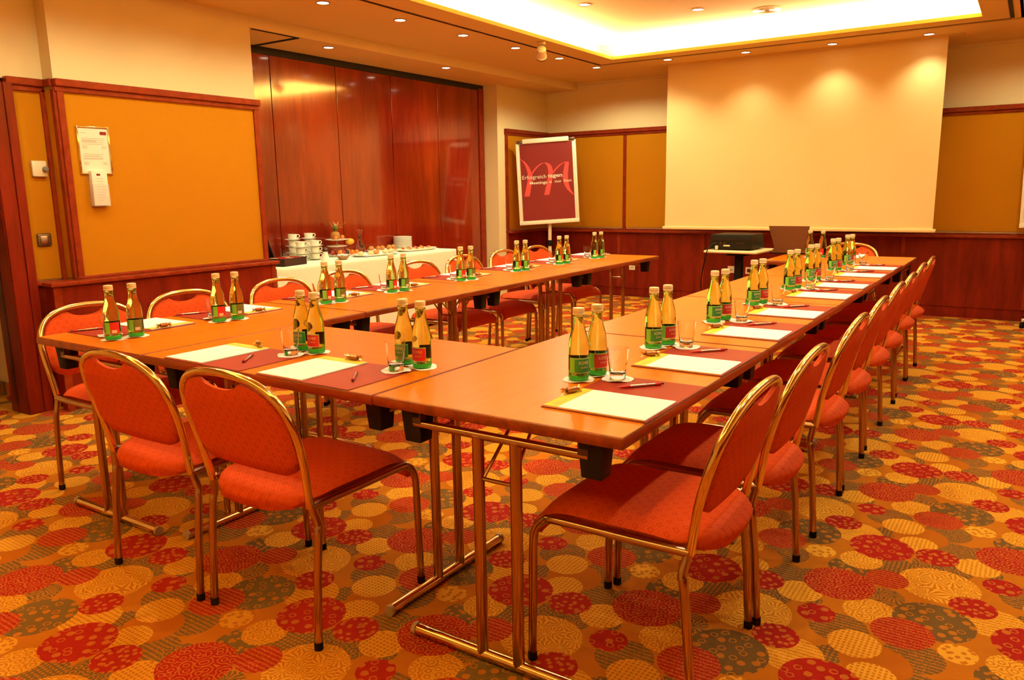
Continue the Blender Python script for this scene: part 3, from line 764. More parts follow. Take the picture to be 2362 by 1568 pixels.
def make_pad():
    t = thing('notepad', '', 'notepad', group='white notepads with a yellow header on the desk pads')
    build('paper_block', box(0, .207, 0, .292, 0.0, .0042, 0.0004, 1), 'paper', t)
    hd = build('header_strip', box(0.0005, .2065, .249, .2915, .0042, .0046), 'yellow', t)
    build('header_print', cat_(box(.015, .075, .262, .2645, .0046, .0048), box(.015, .055, .270, .2725, .0046, .0048), box(.11, .195, .2515, .2535, .0046, .0048)), 'print', hd)
    return t
npd = make_pad()
def make_pen():
    t = thing('ballpoint_pen', '', 'pen', group='red and silver ballpoint pens on the desk pads')
    def cyl(a, b_, r0, r1=None): return tube([(0, a, .0050), (0, b_, .0050)], [r0, r1 if r1 is not None else r0], 10)
    build('barrel', cyl(.040, .118, .0045), 'silver', t)
    build('grip', cat_(cyl(.012, .040, .0035, .0048), cyl(0, .012, .0009, .0035)), 'red', t)
    build('clip_end', cat_(cyl(.118, .136, .0048), box(-.0013, .0013, .088, .136, .0092, .0106)), 'red', t)
    build('button', cyl(.136, .146, .0030), 'dark_metal', t)
    return t
pn = make_pen()
def make_candy():
    t = thing('wrapped_candy', '', 'sweet', group='wrapped chocolate sweets on the notepads')
    build('wrapper', lathe([(.003,-.018),(.0085,-.016),(.0092,-.006),(.0092,.006),(.0085,.016),(.003,.018)], 10), 'candy', t)
    for s in (-1, 1):
        V, F = [(0, 0, s*.015)], []
        n = 14
        for i in range(n):
            a = 2*PI*i/n; r = .0150 if i % 2 else .009
            V.append((r*math.cos(a), r*math.sin(a)*0.8, s*(.026 + (.007 if i % 2 else 0))))
        for i in range(n): F.append((0, 1+i, 1+(i+1) % n))
        m = len(V); V += [(x*.9, y_*.9, z+s*.0006) for x, y_, z in V]; F += [tuple(reversed([k+m for k in f])) for f in F]
        build('twisted_end', (V, F), 'foil', t)
    return t
cd = make_candy()
first = {}
def put(proto, mtx, x, y, z, rz, label, rot=None):
    loc = mtx @ Vector((x, y, z)); ang = math.atan2(mtx[1][0], mtx[0][0]) + rz
    if proto.name not in first:
        first[proto.name] = 1
        proto.location = loc; proto.rotation_euler = rot(ang) if rot else (0, 0, ang); proto['label'] = label
        children_map(); r = proto
    else:
        r = dup(proto, loc, ang, label)
        if rot: r.rotation_euler = rot(ang)
    return r
def setting(px, py, ang, where, pen=None, only=None, dd=0.0, brot=-.45):
    """px,py = front left corner of the desk pad for a person looking along local +y"""
    m = frame_of(px, py, ang); j = lambda s: random.uniform(-s, s)
    put(dp, m, 0, 0, 0.0, j(.008), 'red leather desk pad, %s' % where)
    put(npd, m, 0.003 + j(.002), 0.004, 0.0033, j(.008), 'white notepad with yellow header, %s' % where)
    p0 = pen or ((.268, .205), (.395, .095))
    a, b_ = p0
    put(pn, m, a[0]+j(.006), a[1], 0.0032, math.atan2(b_[1]-a[1], b_[0]-a[0]) - PI/2 + j(.04), 'red and silver ballpoint pen, %s' % where)
    put(cd, m, .145 + j(.01), .293 + j(.004), 0.0172, j(.5), 'wrapped chocolate sweet, %s' % where, rot=lambda g: (PI/2, 0, g + 1.2))
    put(co, m, .372, .257+dd, 0.0032, j(3), 'white paper coaster under the drinking glass, %s' % where)
    put(gl, m, .372, .257+dd, 0.0046, j(3), 'empty drinking glass, %s' % where)
    put(co, m, .318, .362+dd, 0.0, j(3), 'white paper coaster under the green-labelled bottle, %s' % where)
    put(co, m, .408, .346+dd, 0.0, j(3), 'white paper coaster under the red-labelled bottle, %s' % where)
    put(bot_g, m, .318, .362+dd, 0.0014, j(.12) + brot, 'green-labelled water bottle, %s' % where)
    put(bot_r, m, .408, .346+dd, 0.0014, j(.12) + brot, 'red-labelled water bottle, %s' % where)
def nth(i): return ORD[i] if i in (0, 7) else ORD[i]
for i, y0 in enumerate([.140, .706, 1.355, 1.928, 2.615, 3.105, 3.745, 4.245]):
    setting(-0.004, y0, PI/2, '%s place of the right table row' % nth(i))
for i, y0 in enumerate([.125, .628, 1.290, 1.808, 2.478, 3.150, 3.765, 4.365]):
    setting(-2.690, y0 + .415, -PI/2, '%s place of the left table row' % nth(i), pen=((.285, .08), (.400, .03)), brot=-.05)
setting(-1.302, 0.006, 0.0, 'right place of the front table', pen=((.275, .185), (.352, .082)), brot=.30)
setting(-1.803, 0.008, 0.0, 'left place of the front table', pen=((.245, .195), (.335, .085)), brot=.30)
# far end place (chair behind): folder, paper and two bottles
m = frame_of(-0.36, 5.44, PI)
put(dp, m, 0, 0, 0, 0, 'red leather desk pad at the crosswise far end table')
put(npd, m, 0.003, 0.004, 0.0033, 0, 'white notepad at the crosswise far end table')
for k, (x, y) in enumerate([(-0.765, 5.17), (-0.665, 5.17)]):
    mm = Matrix.Translation((x, y, TH)) @ Matrix.Rotation(PI, 4, 'Z')
    put(co, mm, 0, 0, 0, 0.3, 'white paper coaster under the %s bottle beside the laptop' % ['left', 'right'][k])
    put(bot_g if k == 0 else bot_r, mm, 0, 0, 0.0014, 0, ['left', 'right'][k] + ' of the two water bottles beside the laptop')

# ------------------------------------------------------------------ laptop, projector, cart
t = thing('laptop', 'open dark laptop facing away on the far end table', 'laptop', (-0.985, 5.42, TH), 0.05)
build('base', box(-.165, .165, -.02, .21, 0.0, .022, 0.004), 'black', t)
V = []
for x, z in ((-.168, .245), (.168, .245), (.125, .055), (.158, .012), (-.158, .012), (-.125, .055)):
    V.append((x, z))
tl = []
for th_ in (0, .016):
    for x, z in V: tl.append((x, -.02 - z*0.28 + th_, z))
F = [tuple(range(6)), tuple(range(6, 12))[::-1]] + [(i, (i+1) % 6, 6+(i+1) % 6, 6+i) for i in range(6)]
build('lid', (tl, F), 'laptop', t, smooth=False)
build('screen', xf(box(-.12, .12, .0, .003, .07, .235), Matrix.Translation((0, -.003, 0)) @ Matrix.Rotation(math.radians(15.6), 4, 'X')), 'black', t)
t = thing('projector_cart', 'cream topped projector cart on a black column', 'cart', (-1.50, 5.66, 0), -0.05)
build('cart_top', box(-.25, .25, -.25, .25, .745-.012, .745+.012, 0.010, 3), 'cart', t)
build('bracket', box(-.09, .09, -.10, .10, .700, .733, 0.01), 'black', t)
build('column', box(-.035, .035, -.03, .03, .05, .705, 0.008), 'black', t)
build('base', cat_(box(-.25, .25, -.03, .03, .03, .06, .008), box(-.03, .03, -.28, .28, .03, .06, .008)), 'black', t)
for x, y in ((-.24, 0), (.24, 0), (0, -.27), (0, .27)):
    build('caster', tube([(x-.01, y, .02), (x+.01, y, .02)], .02, 14), 'rubber', t)
t = thing('projector', 'black projector with rear connectors on the cream cart', 'projector', (-1.535, 5.66, .757), -0.05)
V, F = box(-.20, .20, -.155, .215, .008, .142, .008)
V = [(x*(1-0.06*(z > .12)), y*(1-0.06*(z > .12)), z) for x, y, z in V]
build('case', (V, F), 'black', t)
build('lens_cap', xf(tube([(.08, .15, .06), (.08, .19, .06)], .035, 20), Matrix.Identity(4)), 'dark_metal', t)
for x, r in ((-.135, .010), (-.09, .012), (-.05, .009), (.07, .009), (.10, .009), (.125, .007)):
    build('port', tube([(x, -.1545, .065), (x, -.158, .065)], r, 12), 'dark_metal', t)
build('rating_plate', box(-.06, .0, -.1575, -.154, .035, .048), 'cap', t)
build('vent_grille', cat_(*[box(-.17+.0, .17, -.1568, -.154, .088+k*.006, .090+k*.006) for k in range(3)]), 'dark_metal', t)
for x, y in ((-.15, -.12), (.15, -.12), (-.15, .12), (.15, .12)):
    build('foot', tube([(x, y, 0), (x, y, .012)], .012, 10), 'rubber', t)
t = thing('projector_cable', 'black cable hanging from the back of the projector', 'cable', (-1.70, 5.49, 0))
build('cord', tube(smoothpath([(.02, .0, .825), (-.0, -.05, .80), (-.02, -.08, .76), (-.03, -.09, .70), (-.07, -.06, .55), (-.09, -.02, .40), (-.06, .05, .20), (.02, .12, .015), (.2, .15, .008)], 5), .005, 8), 'black', t)
build('plug', box(.035, .060, -.035, -.015, .765, .80, .004), 'cap', t)

# sockets on the back wall
def socket(x, z, label, rnd=False):
    t = thing('wall_socket', label, 'socket', (x, YB-0.076, z), group='cream sockets on the back wainscot')
    build('plate', box(-.040, .040, -.010, 0, -.040, .040, .004), 'white', t)
    if rnd: build('insert', tube([(0, -.012, 0), (0, -.006, 0)], .022, 20), 'dark_metal', t)
    else: build('insert', box(-.02, .02, -.012, -.008, -.012, .004, .001), 'print', t)
socket(-2.112, .392, 'cream data socket left of the black cart column')
socket(-1.905, .388, 'cream power socket right of the black cart column', True)
socket(-1.74, .388, 'cream power socket second to the right of the cart column', True)
socket(-3.362, .375, 'small socket plate below the far end of the left row')

# ------------------------------------------------------------------ projection screen
t = thing('projection_screen', 'large white projection screen pulled down in front of the back wall', 'screen', (0, 6.79, 0))
NX_, NZ_ = 24, 14; V, F = [], []
for s_ in (0, 1):
    for i in range(NX_+1):
        for j in range(NZ_+1):
            x = -2.71 + 2.685*i/NX_; z = .905 + (ZC-.905)*j/NZ_
            rip = 0.006*math.sin(i*0.9 + j*0.5)*(1 - j/NZ_)
            V.append((x, rip + s_*0.0015, z))
q_ = (NX_+1)*(NZ_+1)
for i in range(NX_):
    for j in range(NZ_):
        a = i*(NZ_+1)+j; F.append((a, a+1, a+NZ_+2, a+NZ_+1)); F.append((q_+a, q_+a+NZ_+1, q_+a+NZ_+2, q_+a+1))
build('screen_sheet', (V, F), 'screen', t)
build('bottom_bar', box(-2.735, 0.0, -.014, .016, .875, .908, .006), 'screen', t)

# ------------------------------------------------------------------ flipcharts
def stroke(pts, H_=1.0, z=0.0):
    P = smoothpath([(x, y, w_) for x, y, w_ in pts], 6)
    V, F = [], []
    for i, p in enumerate(P):
        V += [(p.x - p.z/2, p.y, z), (p.x + p.z/2, p.y, z)]
    for i in range(len(P)-1): F.append((2*i, 2*i+1, 2*i+3, 2*i+2))
    return V, F
def make_flip():
    t = thing('flipchart', 'white framed flipchart with maroon poster standing in the far left corner', 'flipchart')
    PW, PH = .70, 1.01
    tilt = Matrix.Translation((0.0, 0, .93)) @ Matrix.Rotation(math.radians(-3.6), 4, 'Y') @ Matrix.Rotation(math.radians(-6), 4, 'X')
    def T(vf): return xf(vf, tilt)
    build('board', T(box(-PW/2, PW/2, -.008, .012, 0, PH, .004)), 'white', t)
    build('side_rail', T(box(-PW/2-.012, -PW/2+.016, -.016, .016, 0, PH-.03, .004)), 'white', t)
    build('side_rail', T(box(PW/2-.016, PW/2+.012, -.016, .016, 0, PH-.03, .004)), 'white', t)
    build('bottom_rail', T(box(-PW/2-.012, PW/2+.012, -.022, .016, 0.0, .045, .005)), 'white', t)
    cl = build('clamp_bar', T(box(-PW/2+.07, PW/2-.07, -.035, .016, PH-.045, PH+.012, .010)), 'white', t)
    for s in (-1, 1):
        build('clamp_hinge', T(box(s*(PW/2-.035)-.035, s*(PW/2-.035)+.035, -.030, .018, PH-.035, PH-.004, .004)), 'dark_metal', cl)
    # poster sheet in sheet coordinates u 0..1, v 0..1 downward
    pw, ph, px0, pz1 = .632, .915, -.316, PH-.045
    ps = build('poster_sheet', T(box(px0, px0+pw, -.012, -.010, pz1-ph, pz1)), 'poster', t)
    def uv(vf):
        V, F = vf
        return T(([(px0 + u*pw, -.0135 - z, pz1 - v*ph) for u, v, z in V], F))
    def px(x, y, w_): return ((x-(415+(y-215)*.0667))/535, (y-215)/755, w_/535)
    S = [[(427,357,5),(470,393,20),(505,450,34),(527,515,42),(527,575,47),(517,640,50),(500,728,52)],
         [(512,590,4),(545,515,16),(590,455,20),(640,418,22),(680,410,26),(716,432,40),(735,475,45),(738,530,46),(728,600,48),(703,725,52)],
         [(722,600,4),(752,530,15),(795,475,18),(840,436,19),(885,418,20),(922,412,8)],
         [(905,418,38),(896,480,46),(890,550,50),(900,620,48),(925,680,34),(955,718,20),(980,742,6)]]
    lg = build('logo_print', uv(cat_(*[stroke([px(*q_) for q_ in s_]) for s_ in S])), 'logo', t, smooth=False)
    def txt(s, x0, x1, y, h, bold=0.0):
        V, F = text_vf(s, width=(x1-x0)/535, height=h/755, bold=bold)
        u0 = (x0-(415+(y-215)*.0667))/535; v0 = (y-215)/755
        return [(u0+x, v0-yy, .0008) for x, yy, _ in V], F
    for a_ in (('Erfolgreich', 450, 695, 560, 38), ('tagen', 712, 858, 556, 38, .014), ('Meetings', 527, 706, 613, 28, .014),
               ('at', 727, 755, 612, 28), ('their', 780, 853, 611, 28), ('best', 878, 955, 609, 28)):
        build('printed_word', uv(txt(*a_)), 'poster_text', t, smooth=False)
    build('pole', cat_(tube([(0, .10, .14), (0, .05, .95)], .022, 14), tube([(0, .055, .80), (0, .095, 1.3)], .014, 12)), 'white', t)
    build('pole_collar', lathe([(.03,.66),(.034,.67),(.034,.72),(.03,.73)], 16, cx=0, cy=.067), 'rubber', t)
    for k in range(5):
        a = 2*PI*k/5 + .3
        lg_ = build('leg', tube(smoothpath([(0, .10, .16), (.12*math.cos(a), .10+.12*math.sin(a), .11), (.33*math.cos(a), .10+.33*math.sin(a), .075)]), .016, 10), 'white', t)
        build('caster', tube([(.33*math.cos(a)-.012, .10+.33*math.sin(a), .03), (.33*math.cos(a)+.012, .10+.33*math.sin(a), .03)], .03, 14), 'rubber', lg_)
    return t
fc = make_flip()
fc.location = (-4.13, 6.62, 0); fc.rotation_euler = (0, math.radians(0.6), math.radians(28))
r2 = dup(fc, (1.00, 7.02, 0), math.radians(-20), 'second flipchart cut off at the right edge of the picture')

# ------------------------------------------------------------------ things on the left wall
t = thing('notice_frame', 'framed white notice with small print on the orange panel', 'notice', (XL+.012, 1.105, 1.463))
W_, H_ = .208, .297
build('frame', cat_(box(0, .010, 0, .010, 0, H_, .002), box(0, .010, W_-.010, W_, 0, H_, .002), box(0, .010, .010, W_-.010, 0, .010, .002), box(0, .010, .010, W_-.010, H_-.010, H_, .002)), 'gold', t)
build('sheet', box(.001, .005, .008, W_-.008, .008, H_-.008), 'paper_shade', t)
lines = []
def tl_(y0, y1, z): lines.append(box(.005, .0055, y0, y1, z, z+.0022))
rl = random.Random(2)
tl_(.02, .06, .255)
for z in (.222, .212, .207, .202, .197, .186): tl_(.028, .028 + rl.uniform(.09, .15), z)
for z in (.175, .168, .161): tl_(.028, .06, z); tl_(.15, .18, z)
for z in (.125, .115, .110, .100, .095): tl_(.028, .028 + rl.uniform(.09, .15), z)
for z in (.075, .068, .061): tl_(.028, .06, z); tl_(.15, .18, z)
build('small_print', cat_(*lines), 'print', t, smooth=False, kind='stuff')
build('logo_block', box(.005, .0058, W_-.060, W_-.018, H_-.05, H_-.03), 'poster', t)
t = thing('brochure_holder', 'clear wall holder with white brochures under the notice', 'brochure holder', (XL+.012, 1.150, 1.272))
build('back_plate', box(0, .002, 0, .105, -.004, .19), 'holder', t)
build('front_pocket', cat_(box(.042, .044, 0, .105, -.006, .13), box(0, .044, 0, .002, -.006, .13), box(0, .044, .103, .105, -.006, .13), box(0, .044, 0, .105, -.008, -.006)), 'holder', t)
t2 = thing('brochure_stack', 'white brochures standing in the clear wall holder', 'brochure', (XL+.016, 1.153, 1.270))
bst = build('brochure_block', box(0, .036, 0, .099, 0, .215, .001), 'paper_shade', t2)
build('cover_print', cat_(*[box(.036, .0365, .03, .03+rl.uniform(.03, .06), .03+.017*k, .032+.017*k) for k in range(9)]), 'print', t2, smooth=False, kind='stuff')
build('cover_logo', box(.036, .0368, .03, .054, .185, .197), 'poster', t2)
t = thing('thermostat', 'square white thermostat with a grey knob on the recessed orange strip', 'thermostat', (-4.39, .870, 1.450))
build('plate', box(0, .022, 0, .086, 0, .095, .005), 'white', t)
build('knob', xf(lathe([(.002,.022),(.014,.020),(.017,.012),(.017,0)], 18), Matrix.Translation((.022, .073, .045)) @ Matrix.Rotation(PI/2, 4, 'Y')), 'grey', t)
t = thing('light_switch', 'square bronze light switch below the thermostat', 'switch', (-4.39, .853, 1.025))
build('plate', box(0, .012, 0, .082, 0, .080, .010, 3), 'bronze', t)
build('rocker', box(.010, .018, .015, .067, .015, .065, .005), 'silver', t)

# ------------------------------------------------------------------ buffet
bx0, bx1, by0, by1, bz = -4.79, -4.215, 2.535, 4.87, .742
def S_(x, y): return max(-4.735, .7425 + (x-.7425)*1.033), -1.577 + (y+1.577)*1.033
t = thing('buffet_table', 'buffet table hidden under a white cloth in the alcove', 'table', ((bx0+bx1)/2, (by0+by1)/2, 0))
build('table_frame', cat_(box(-.28, .28, -1.15, 1.15, .70, .738), *[box(sx*.27-.02, sx*.27+.02, sy*1.12-.02, sy*1.12+.02, 0, .72) for sx in (-1, 1) for sy in (-1, 1)]), 'black', t, smooth=False)
# cloth with soft folds
def cloth():
    V, F = [], []
    cor = [(bx0, by0), (bx1, by0), (bx1, by1), (bx0, by1)]
    per = []
    rr = .03
    for i in range(4):
        a = Vector(cor[i]); b_ = Vector(cor[(i+1) % 4]); d = (b_-a); L = d.length; d.normalize(); nrm = Vector((d.y, -d.x))
        n = int(L/.05)
        for k in range(n): 
            s = k/n; per.append((a + d*L*s, nrm, L*s + i*3.3))
    n = len(per)
    zs = [bz+.002, bz-.006, bz-.03, .6, .45, .3, .15, .03]
    for j, z in enumerate(zs):
        f = max(0, (bz-z)/bz)
        for (p, nr, s) in per:
            o = 0.0 if j == 0 else .006 + f*(.010 + .010*math.sin(s*9.0) + .006*math.sin(s*23.0))
            V.append((p.x + nr.x*o, p.y + nr.y*o, z))
    for j in range(len(zs)-1):
        for i in range(n):
            k = (i+1) % n; F.append((j*n+i, j*n+k, (j+1)*n+k, (j+1)*n+i))
    F.append(tuple(range(n)))
    return V, F
o = build('tablecloth', cloth(), 'cloth'); tag(o, 'white cloth draped to the floor over the buffet table', 'tablecloth')
BZ = bz + .003
def cup_proto():
    t = thing('coffee_cup', '', 'cup', group='white coffee cups stacked on saucers')
    build('cup_body', lathe([(.002,.002),(.020,.0),(.022,.003),(.034,.012),(.038,.03),(.039,.052),(.0372,.052),(.036,.03),(.031,.014),(.002,.006)], 20), 'porcelain', t)
    build('handle', tube(smoothpath([(0, .036, .044), (0, .056, .046), (0, .062, .032), (0, .050, .018), (0, .036, .018)], 4), .0035, 8), 'porcelain', t)
    return t
def saucer_proto():
    t = thing('saucer', '', 'saucer', group='white saucers under the coffee cups')
    build('dish', lathe([(.002,0),(.026,0),(.03,.002),(.055,.009),(.070,.013),(.070,.015),(.054,.012),(.028,.005),(.002,.004)], 24), 'porcelain', t)
    return t
cupp, saup = cup_proto(), saucer_proto(); I4 = Matrix.Identity(4)
stacks = [('back left', -4.60, 3.02, 4), ('back right', -4.60, 3.20, 4), ('front left', -4.40, 2.96, 3), ('front right', -4.41, 3.13, 3)]
LV = ['bottom', 'second', 'third', 'top']
for nm, x, y, n in stacks:
    x, y = S_(x, y)
    for k in range(n):
        lv = 'top' if k == n-1 else LV[k]
        z = BZ + k*.0575
        put(saup, I4, x, y, z, 0, 'white saucer, %s level of the %s cup stack' % (lv, nm))
        put(cupp, I4, x, y, z+.0055, -.5 + random.uniform(-.1, .1), 'white coffee cup, %s level of the %s cup stack' % (lv, nm))
def plate_proto():
    t = thing('dessert_plate', '', 'plate', group='stack of white plates on the buffet')
    build('dish', lathe([(.002,0),(.06,0),(.085,.001),(.096,.003),(.096,.0088),(.064,.006),(.002,.004)], 28), 'porcelain', t)
    return t
plp = plate_proto()
N12 = ['bottom', 'second', 'third', 'fourth', 'fifth', 'sixth', 'seventh', 'eighth', 'ninth', 'tenth', 'eleventh', 'top']
for k in range(12):
    put(plp, I4, *S_(-4.58, 4.44), BZ + .018 + k*.0095, 0, 'white plate, %s of the plate stack on the buffet' % (N12[k] if k in (0, 11) else N12[k]+' from bottom'))
t = thing('plate_riser', 'low white dish carrying the plate stack', 'dish', (*S_(-4.58, 4.44), BZ))
build('dish', lathe([(.002,0),(.07,0),(.075,.004),(.10,.014),(.10,.0165),(.07,.012),(.002,.010)], 28), 'porcelain', t)
# sugar shaker and bowl
t = thing('sugar_shaker', 'white milk jug with dark top in front of the cup stacks', 'jug', (*S_(-4.20, 3.05), BZ))
build('body', lathe([(.002,0),(.036,0),(.038,.004),(.032,.03),(.022,.06),(.021,.085)], 20), 'porcelain', t)
build('lid', lathe([(.0225,.084),(.023,.09),(.023,.105),(.016,.116),(.002,.119)], 20), 'dark_metal', t)
build('handle', tube(smoothpath([(0, .021, .10), (0, .034, .105), (0, .036, .09), (0, .024, .078)], 3), .003, 8), 'dark_metal', t)
t = thing('sugar_bowl', 'low glass bowl of sugar cubes at the buffet edge', 'bowl', (*S_(-4.19, 3.24), BZ))
build('bowl', lathe([(.002,0),(.03,0),(.045,.012),(.062,.034),(.060,.035),(.043,.015),(.002,.005)], 24), 'ring', t)
sg = [box(-.007, .007, -.007, .007, -.007, .007)]
rs = random.Random(5); cubes = []
for k in range(16):
    a = rs.random()*6.28; r_ = .045*math.sqrt(rs.random())
    cubes.append(xf(box(-.008, .008, -.008, .008, -.008, .008), Matrix.Translation((r_*math.cos(a), r_*math.sin(a), .033 + rs.random()*.008)) @ Matrix.Rotation(rs.random()*3, 4, 'Z') @ Matrix.Rotation(rs.random(), 4, 'X')))
build('sugar_cubes', cat_(*cubes), 'sugar', t, smooth=False, kind='stuff')
# tea box + open case
t = thing('tea_box', 'open black box with tea sachets at the near end of the buffet', 'box', (*S_(-4.24, 2.66), BZ), 0.15)
build('box_body', cat_(box(-.10, .10, -.14, .14, 0, .006), box(-.10, -.094, -.14, .14, 0, .062), box(.094, .10, -.14, .14, 0, .062), box(-.10, .10, -.14, -.134, 0, .062), box(-.10, .10, .134, .14, 0, .062), box(-.003, .003, -.14, .14, 0, .055)), 'tea', t, smooth=False)
for k in range(10):
    yy = -.12 + .0245*k
    build('sachet', box(-.085 if k % 2 else .01, -.01 if k % 2 else .085, yy, yy+.014, .008, .064), ('red', 'cap', 'petal')[k % 3], t)
t = thing('display_case', 'black leaning menu case behind the wainscot end', 'case', (-4.65, 2.635, BZ))
build('panel', xf(box(-.15, .15, 0, .012, 0, .28, .003), Matrix.Translation((0, .14, 0)) @ Matrix.Rotation(math.radians(20), 4, 'X')), 'black', t)
build('base', box(-.15, .15, -.05, .15, 0, .012, .003), 'black', t)
t = thing('small_jar', 'small dark jar with pale lid behind the wainscot end', 'jar', (-4.62, 2.655, BZ+.013))
build('jar_body', lathe([(.002,0),(.028,0),(.03,.01),(.03,.07),(.022,.085)], 18), 'tea', t)
build('lid', lathe([(.023,.084),(.023,.105),(.002,.107)], 18), 'cap', t)
# tiered fruit stand
FX, FY = -4.70, 3.67
t = thing('fruit_stand', 'three tier white fruit stand at the back of the buffet', 'stand', (FX, FY, BZ))
build('stem', tube([(0, 0, 0), (0, 0, .155)], .006, 10), 'silver', t)
build('lower_tier', lathe([(.002,.0),(.10,.0),(.13,.012),(.13,.015),(.10,.006),(.002,.005)], 28), 'porcelain', t)
build('middle_tier', lathe([(.007,.085),(.075,.088),(.095,.096),(.095,.099),(.075,.092),(.007,.09)], 28), 'porcelain', t)
build('upper_tier', lathe([(.007,.145),(.07,.148),(.11,.156),(.11,.159),(.07,.152),(.007,.150)], 28), 'porcelain', t)
t = thing('pineapple', 'pineapple with leafy crown on the top tier of the fruit stand', 'fruit', (FX, FY-.015, BZ+.1545))
build('fruit_body', lathe([(.004,0),(.032,.004),(.042,.022),(.044,.042),(.038,.062),(.024,.074),(.004,.078)], 16), 'pineapple', t)
def leaf(L, w_, az, el, base=(0, 0, 0), bend=.4):
    V, F = [], []
    d = Vector((math.cos(az), math.sin(az), 0)); s = Vector((-math.sin(az), math.cos(az), 0))
    n = 6; p = Vector(base); e = el
    for i in range(n+1):
        f = i/n; ww = w_*(math.sin(PI*min(f*0.75+.18, 1)))*.5 if i < n else .0006
        for sg_ in (-1, 1):
            V.append(tuple(p + s*ww*sg_ + Vector((0, 0, .0)))); 
        p = p + (d*math.cos(e) + Vector((0, 0, math.sin(e))))*(L/n); e -= bend/n
    m = len(V); V += [(x, y, z-.0012) for x, y, z in V]
    for i in range(n):
        a = 2*i; F.append((a, a+1, a+3, a+2)); F.append((m+a, m+a+2, m+a+3, m+a+1))
        F.append((a, a+2, m+a+2, m+a)); F.append((a+1, m+a+1, m+a+3, a+3))
    return V, F
rp = random.Random(9)
for k in range(12):
    build('crown_leaf', leaf(rp.uniform(.06, .15), .014, k*2.4, rp.uniform(.8, 1.4), (0, 0, .072)), 'leaf' if k % 3 else 'leaf_yellow', t)
t = thing('flower_spray', 'red and yellow flower spray standing behind the pineapple', 'flowers', (FX-.045, FY+.055, BZ+.161))
build('stem', tube([(0, 0, 0), (0.0, .0, .10)], .004, 8), 'leaf', t)
for k in range(9):
    build('petal', leaf(rp.uniform(.05, .10), .022, k*.7, rp.uniform(.1, 1.2), (0, 0, .10)), ('petal', 'petal', 'leaf_yellow')[k % 3], t)
def fruit(name, label, cat, loc, r, m_, sq=(1, 1, 1), stalk=True, rz=0):
    t = thing(name, label, cat, loc, rz, group='fruit on the tiered stand')
    build('skin', ball(r, (0, 0, r*sq[2]), 14, sq), m_, t)
    if stalk: build('stalk', tube([(0, 0, 2*r*sq[2]-.002), (0, 0, 2*r*sq[2]+.004)], .002, 6), 'leaf', t)
fruit('melon', 'yellow melon on the middle tier of the fruit stand', 'fruit', (FX+.055, FY+.115, BZ+.101), .038, 'melon', (1.0, 1.45, .8), rz=.3)
fruit('orange', 'orange on the left of the top tier of the fruit stand', 'fruit', (FX+.05, FY-.06, BZ+.156), .018, 'orange')
fruit('orange', 'orange on the right of the top tier of the fruit stand', 'fruit', (FX+.02, FY+.055, BZ+.156), .02, 'orange')
fl_ = [(-.08,.02,'berry',.024,'dark red plum at the left of the lower tier'),(-.035,.07,'orange',.024,'orange at the left front of the lower tier'),(.0,.085,'berry',.022,'dark red plum at the front of the lower tier'),
       (.04,.085,'grape',.024,'black plum at the front of the lower tier'),(.085,.05,'orange',.026,'orange at the right of the lower tier'),(.02,.03,'melon',.024,'pale fruit in the middle of the lower tier'),(-.03,.02,'berry',.022,'dark red plum in the middle of the lower tier')]
for dy, dx, mm_, r_, lb in fl_:
    fruit('orange' if mm_ == 'orange' else 'plum', lb, 'fruit', (FX+dx, FY+dy, BZ+.013), r_, mm_)
fruit('orange', 'orange lying right of the fruit stand on the cloth', 'fruit', (*S_(-4.50, 3.66), BZ), .026, 'orange')
fruit('orange', 'halved orange farther right of the fruit stand', 'fruit', (*S_(-4.50, 3.72), BZ), .024, 'orange')
# carafe with herbs
t = thing('glass_carafe', 'clear glass carafe with green herbs beside the fruit stand', 'carafe', (*S_(-4.62, 3.83), BZ))
cprof = [(.003,0),(.05,0),(.053,.004),(.052,.03),(.044,.075),(.030,.115),(.020,.145),(.019,.165),(.024,.195),(.036,.232)]
build('carafe_wall', lathe(cprof + [(r_-.002, z+(.0 if i else 0)) for i, (r_, z) in reversed(list(enumerate(cprof))) if r_ > .01] , 24, caps=False), 'glass', t)
for k in range(5):
    build('herb_leaf', leaf(.13, .012, k*1.3, 1.45, (0, 0, .07), .1), 'leaf' if k % 2 else 'leaf_yellow', t)
build('tag', box(.02, .022, -.02, .02, .055, .085), 'cap', t)
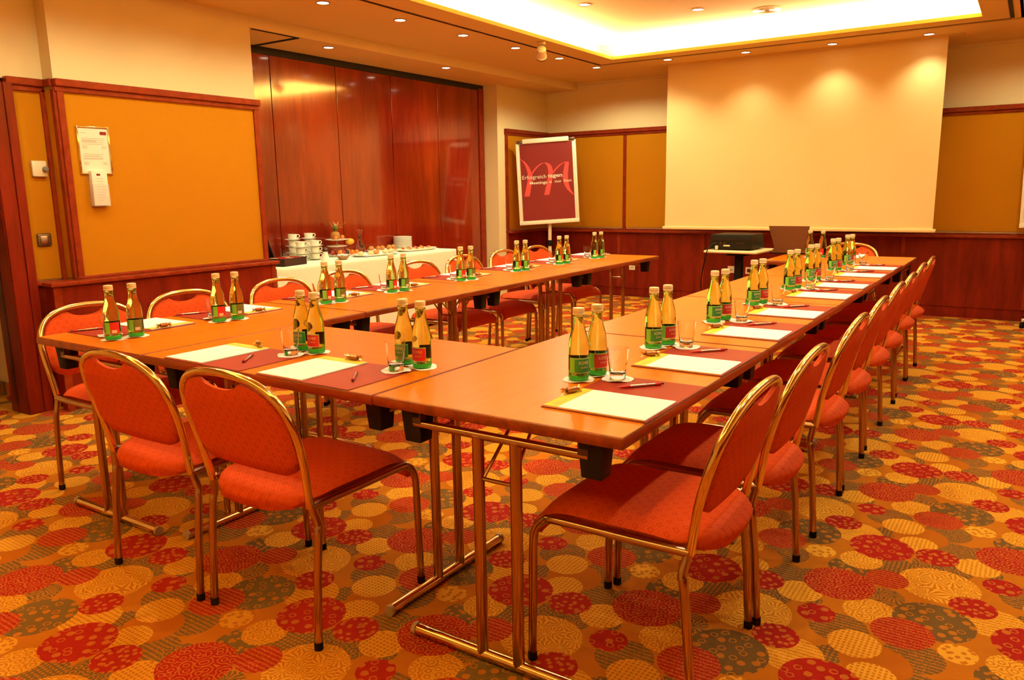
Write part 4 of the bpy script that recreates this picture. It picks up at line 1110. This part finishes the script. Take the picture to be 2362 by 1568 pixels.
# platters
def platter(name, label, x, y, rx, ry_, rz):
    t = thing(name, label, 'platter', (*S_(x, y), BZ), rz)
    V, F = lathe([(.01,0),(.8,0),(.86,.006),(1.0,.016),(1.0,.020),(.86,.011),(.01,.006)], 36)
    build('dish', ([(a*rx, b_*ry_, z) for a, b_, z in V], F), 'porcelain', t)
    build('folded_napkin', xf(box(-rx*.8, rx*.8, -ry_*.8, ry_*.8, .007, .011, .001), Matrix.Identity(4)), 'paper', t)
platter('pastry_platter', 'oval platter of filled rolls at the front of the buffet', -4.26, 3.72, .14, .27, -.05)
platter('snack_platter', 'long platter of garnished snacks at the right end of the buffet', -4.32, 4.36, .13, .28, -.05)
platter('bread_platter', 'oval platter of crusty rolls behind the filled rolls', -4.56, 4.12, .10, .18, 0)
def roll(loc, m_, L, r_, rz, label, seam=True):
    t = thing('bread_roll', label, 'bread', loc, rz, group='bread rolls and snacks on the buffet')
    V, F = ball(r_, (0, 0, r_*.8), 12, (1, L/r_/2, .8))
    build('crust', (V, F), m_, t)
    if seam: build('slash', tube([(0, -L*.3, r_*1.6), (0, L*.3, r_*1.6)], .002, 6), 'bread_pale', t)
posn = ['leftmost', 'second', 'third', 'fourth', 'rightmost']
for k in range(5):
    roll((*S_(-4.57 + .03*(k % 2), 3.98+.078*k), BZ+.012), 'bread', .075, .028, .5*(k % 3), 'crusty golden roll, %s on the back bread platter' % posn[k])
for k in range(5):
    roll((*S_(-4.25 + .02*(k % 2), 3.52+.10*k), BZ+.011), 'bread_pale' if k != 2 else 'orange', .10, .024, .3, 'filled pale roll, %s on the front platter' % posn[k])
for k in range(14):
    xx = -4.32 + .07*((k % 3)-1); yy = 4.14 + .042*(k//1 % 14)*.75
    o_ = thing('canape', 'garnished snack, %s from the left on the long platter' % (N12+['twelfth', 'thirteenth', 'fourteenth'])[k].replace('bottom', 'first').replace('top', 'last but two'), 'snack', (*S_(xx, yy), BZ+.011), k*.7, group='garnished snacks on the long platter')
    build('bread_base', box(-.022, .022, -.018, .018, 0, .012, .003), 'bread_pale', o_)
    build('topping', ball(.014, (0, 0, .018), 8, (1, .8, .7)), ('orange', 'petal', 'bread', 'leaf_yellow')[k % 4], o_)
